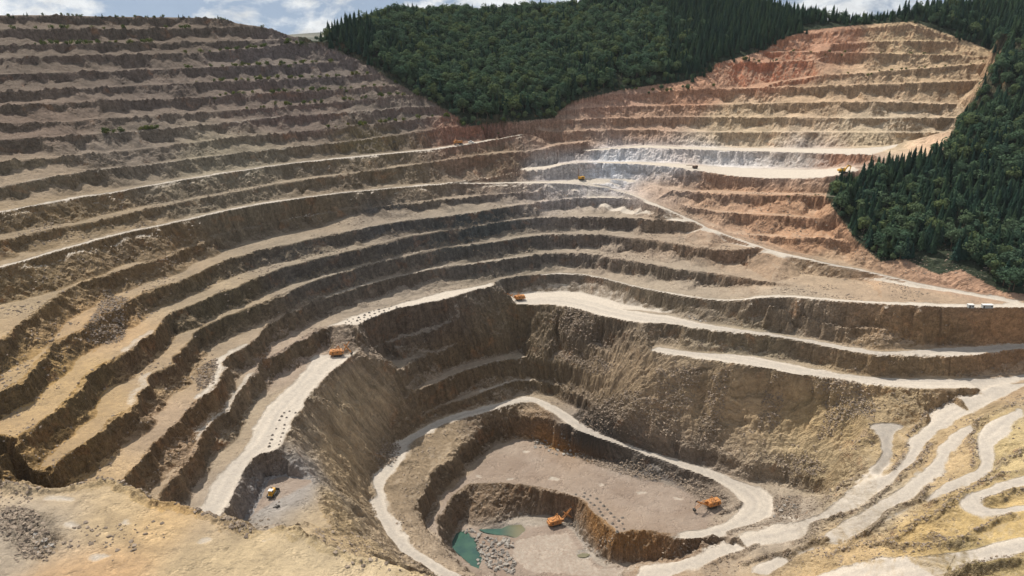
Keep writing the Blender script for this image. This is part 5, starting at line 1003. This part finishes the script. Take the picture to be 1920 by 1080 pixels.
print('trees', len(tx), isc.sum())
dd = np.hypot(tx, ty); infr = (tpx > 0) & (tpx < 1920) & (tpy > 0)
used = np.zeros(len(tx), bool)
for k, flag in (('c', isc), ('b', ~isc)):
    ids = np.where(flag & infr)[0]; ids = ids[np.argsort(dd[ids]/th_[ids])][:290]; used[ids] = True
    for i in ids:
        if spur[i]: wh = ('on the upper part' if tpy[i] < 300 else 'in the middle' if tpy[i] < 400 else 'on the lower part' if tpy[i] < 460 else 'at the foot')+' of the wooded spur, '+('beside the pit' if tpx[i] < 1700 else 'in its middle' if tpx[i] < 1830 else 'at the right edge')
        else: wh = ('on the near corner of the wooded hill behind the pit' if tpx[i] < 760 else 'low on the wooded hill behind the pit' if tpy[i] > 170 else 'higher on the wooded hill behind the pit') if tpx[i] < 1100 else 'above the upper right wall'
        big = 'tall' if th_[i] > (18.5 if k == 'c' else 15.5) else 'smaller'
        if k == 'c': tree('c', tx[i], ty[i], tz_[i], th_[i], '%s dark conifer %s' % (big, wh), 'conifer', '%s conifers %s' % (big, wh), rt.uniform(.85, 1.2))
        else: tree('b', tx[i], ty[i], tz_[i], th_[i], '%s rounded leafy tree %s' % (big, wh), 'tree', '%s leafy trees %s' % (big, wh), rt.uniform(.9, 1.25))
print('right-edge check', tpx[used].min(), tpx[used].max())
rest = ~used
ccp = [next(o for o in C.collection.objects if o.type == 'MESH' and o.data == m) for m in CC]+[next(o for o in C.collection.objects if o.type == 'MESH' and o.data == m) for m in LC]
kd = np.where(isc, rt.randint(0, 4, len(tx)), 4+rt.randint(0, 4, len(tx)))
gn_scatter('forest', np.stack([tx, ty, tz_-.3], 1)[rest], th_[rest], rt.rand(rest.sum())*6.3, kd[rest], ccp)
# --- shrubs and young trees on the terraces
ORD = ['', 'first', 'second', 'third', 'fourth', 'fifth', 'sixth', 'seventh', 'eighth', 'ninth']
def on_line(nm, n, x0, x1, back, h0, h1, label, cat, group, kinds='s', pw=None):
    w = LN[nm]['w']; px = LN[nm]['px']; ids = np.where((px >= x0) & (px <= x1))[0]
    if not len(ids): return
    for _ in range(n):
        u = random.random()**(pw or 1.0); f = ids[0]+u*(len(ids)-1); i = int(f); i2 = min(i+1, len(w)-1); p = w[i]+(w[i2]-w[i])*(f-i)
        d = np.array([p[0]-60, p[1]-520]); d /= np.hypot(*d); b = random.uniform(*back); x, y = p[0]+d[0]*b, p[1]+d[1]*b
        tree(random.choice(kinds), x, y, gz(x, y), random.uniform(h0, h1), label, cat, group, 1.1)
for nm, n, x0, x1, pw in (('L1', 14, 0, 500, 1), ('L2', 30, 40, 300, 1), ('L3', 24, 330, 580, .6), ('L4', 26, 330, 640, .7), ('L5', 34, 340, 700, .8), ('L6', 34, 400, 750, .8), ('L7', 26, 380, 780, .8), ('L8', 16, 180, 300, 1), ('L9', 22, 560, 860, .7)):
    k = int(nm[1]); on_line(nm, n, x0, x1, (1, 6), 3.0, 7.0, 'small yellow-green shrub on the %s ledge from the top of the left wall' % (ORD[k+1] if k < 9 else 'tenth'), 'shrub', 'shrubs on the %s ledge of the left wall' % (ORD[k+1] if k < 9 else 'tenth'), 's', pw)
on_line('L0', 40, 0, 440, (0, 5), 2.0, 5.0, 'tiny tree on the skyline rim of the left wall', 'young tree', 'small trees on the left skyline', 'ssc')
on_line('V100', 12, 1450, 1850, (0, 6), 2.5, 5, 'small green shrub on the highest long ledge of the upper right wall', 'shrub', 'shrubs high on the right wall'); on_line('V118', 10, 1345, 1500, (1, 8), 3, 7, 'young tree on the short reddish ledge of the upper right wall', 'young tree', 'young trees on the reddish ledge', 'sbc')
on_line('V128', 14, 1560, 1850, (1, 7), 2.5, 5, 'green shrub on the sloping ledge of the upper right wall', 'shrub', 'shrubs on the sloping right ledge'); on_line('V160', 22, 1100, 1350, (1, 10), 3, 8, 'green bush on the ledge at the foot of the wooded hill', 'bush', 'bushes at the foot of the wooded hill', 'sb')
on_line('L10', 12, 830, 1030, (2, 10), 4, 8, 'green bush on the pit rim below the wooded hill', 'bush', 'bushes on the rim below the hill', 'sb'); on_line('m366', 6, 1450, 1540, (0, 3), 1.5, 3, 'low green shrub on the ledge beside the forest', 'shrub', 'shrubs on the ledge beside the forest')

# ------------------------------------------------------------------ air
hz = bpy.data.meshes.new('haze'); bm = bmesh.new(); bmesh.ops.create_cube(bm, size=1.0)
zlo = float(ZG.min())-1.0; bmesh.ops.scale(bm, vec=(19000, 19000, 720-zlo), verts=bm.verts); bmesh.ops.translate(bm, vec=(0, 0, (720+zlo)/2), verts=bm.verts); bm.to_mesh(hz); bm.free()
hm = bpy.data.materials.new('haze_air'); hm.use_nodes = True; hm.node_tree.nodes.clear(); t = NT(hm.node_tree)
pv = t.n('ShaderNodeVolumePrincipled', {'Color': (.86, .93, 1.0, 1), 'Density': .00002, 'Anisotropy': .2}); ho = t.n('ShaderNodeOutputMaterial', {'Volume': pv.outputs[0]})
hz.materials.append(hm); ho = bpy.data.objects.new('haze', hz); C.collection.objects.link(ho); ho['kind'] = 'stuff'
C.cycles.volume_bounces = 0; C.cycles.use_adaptive_sampling = True; C.cycles.adaptive_threshold = .02
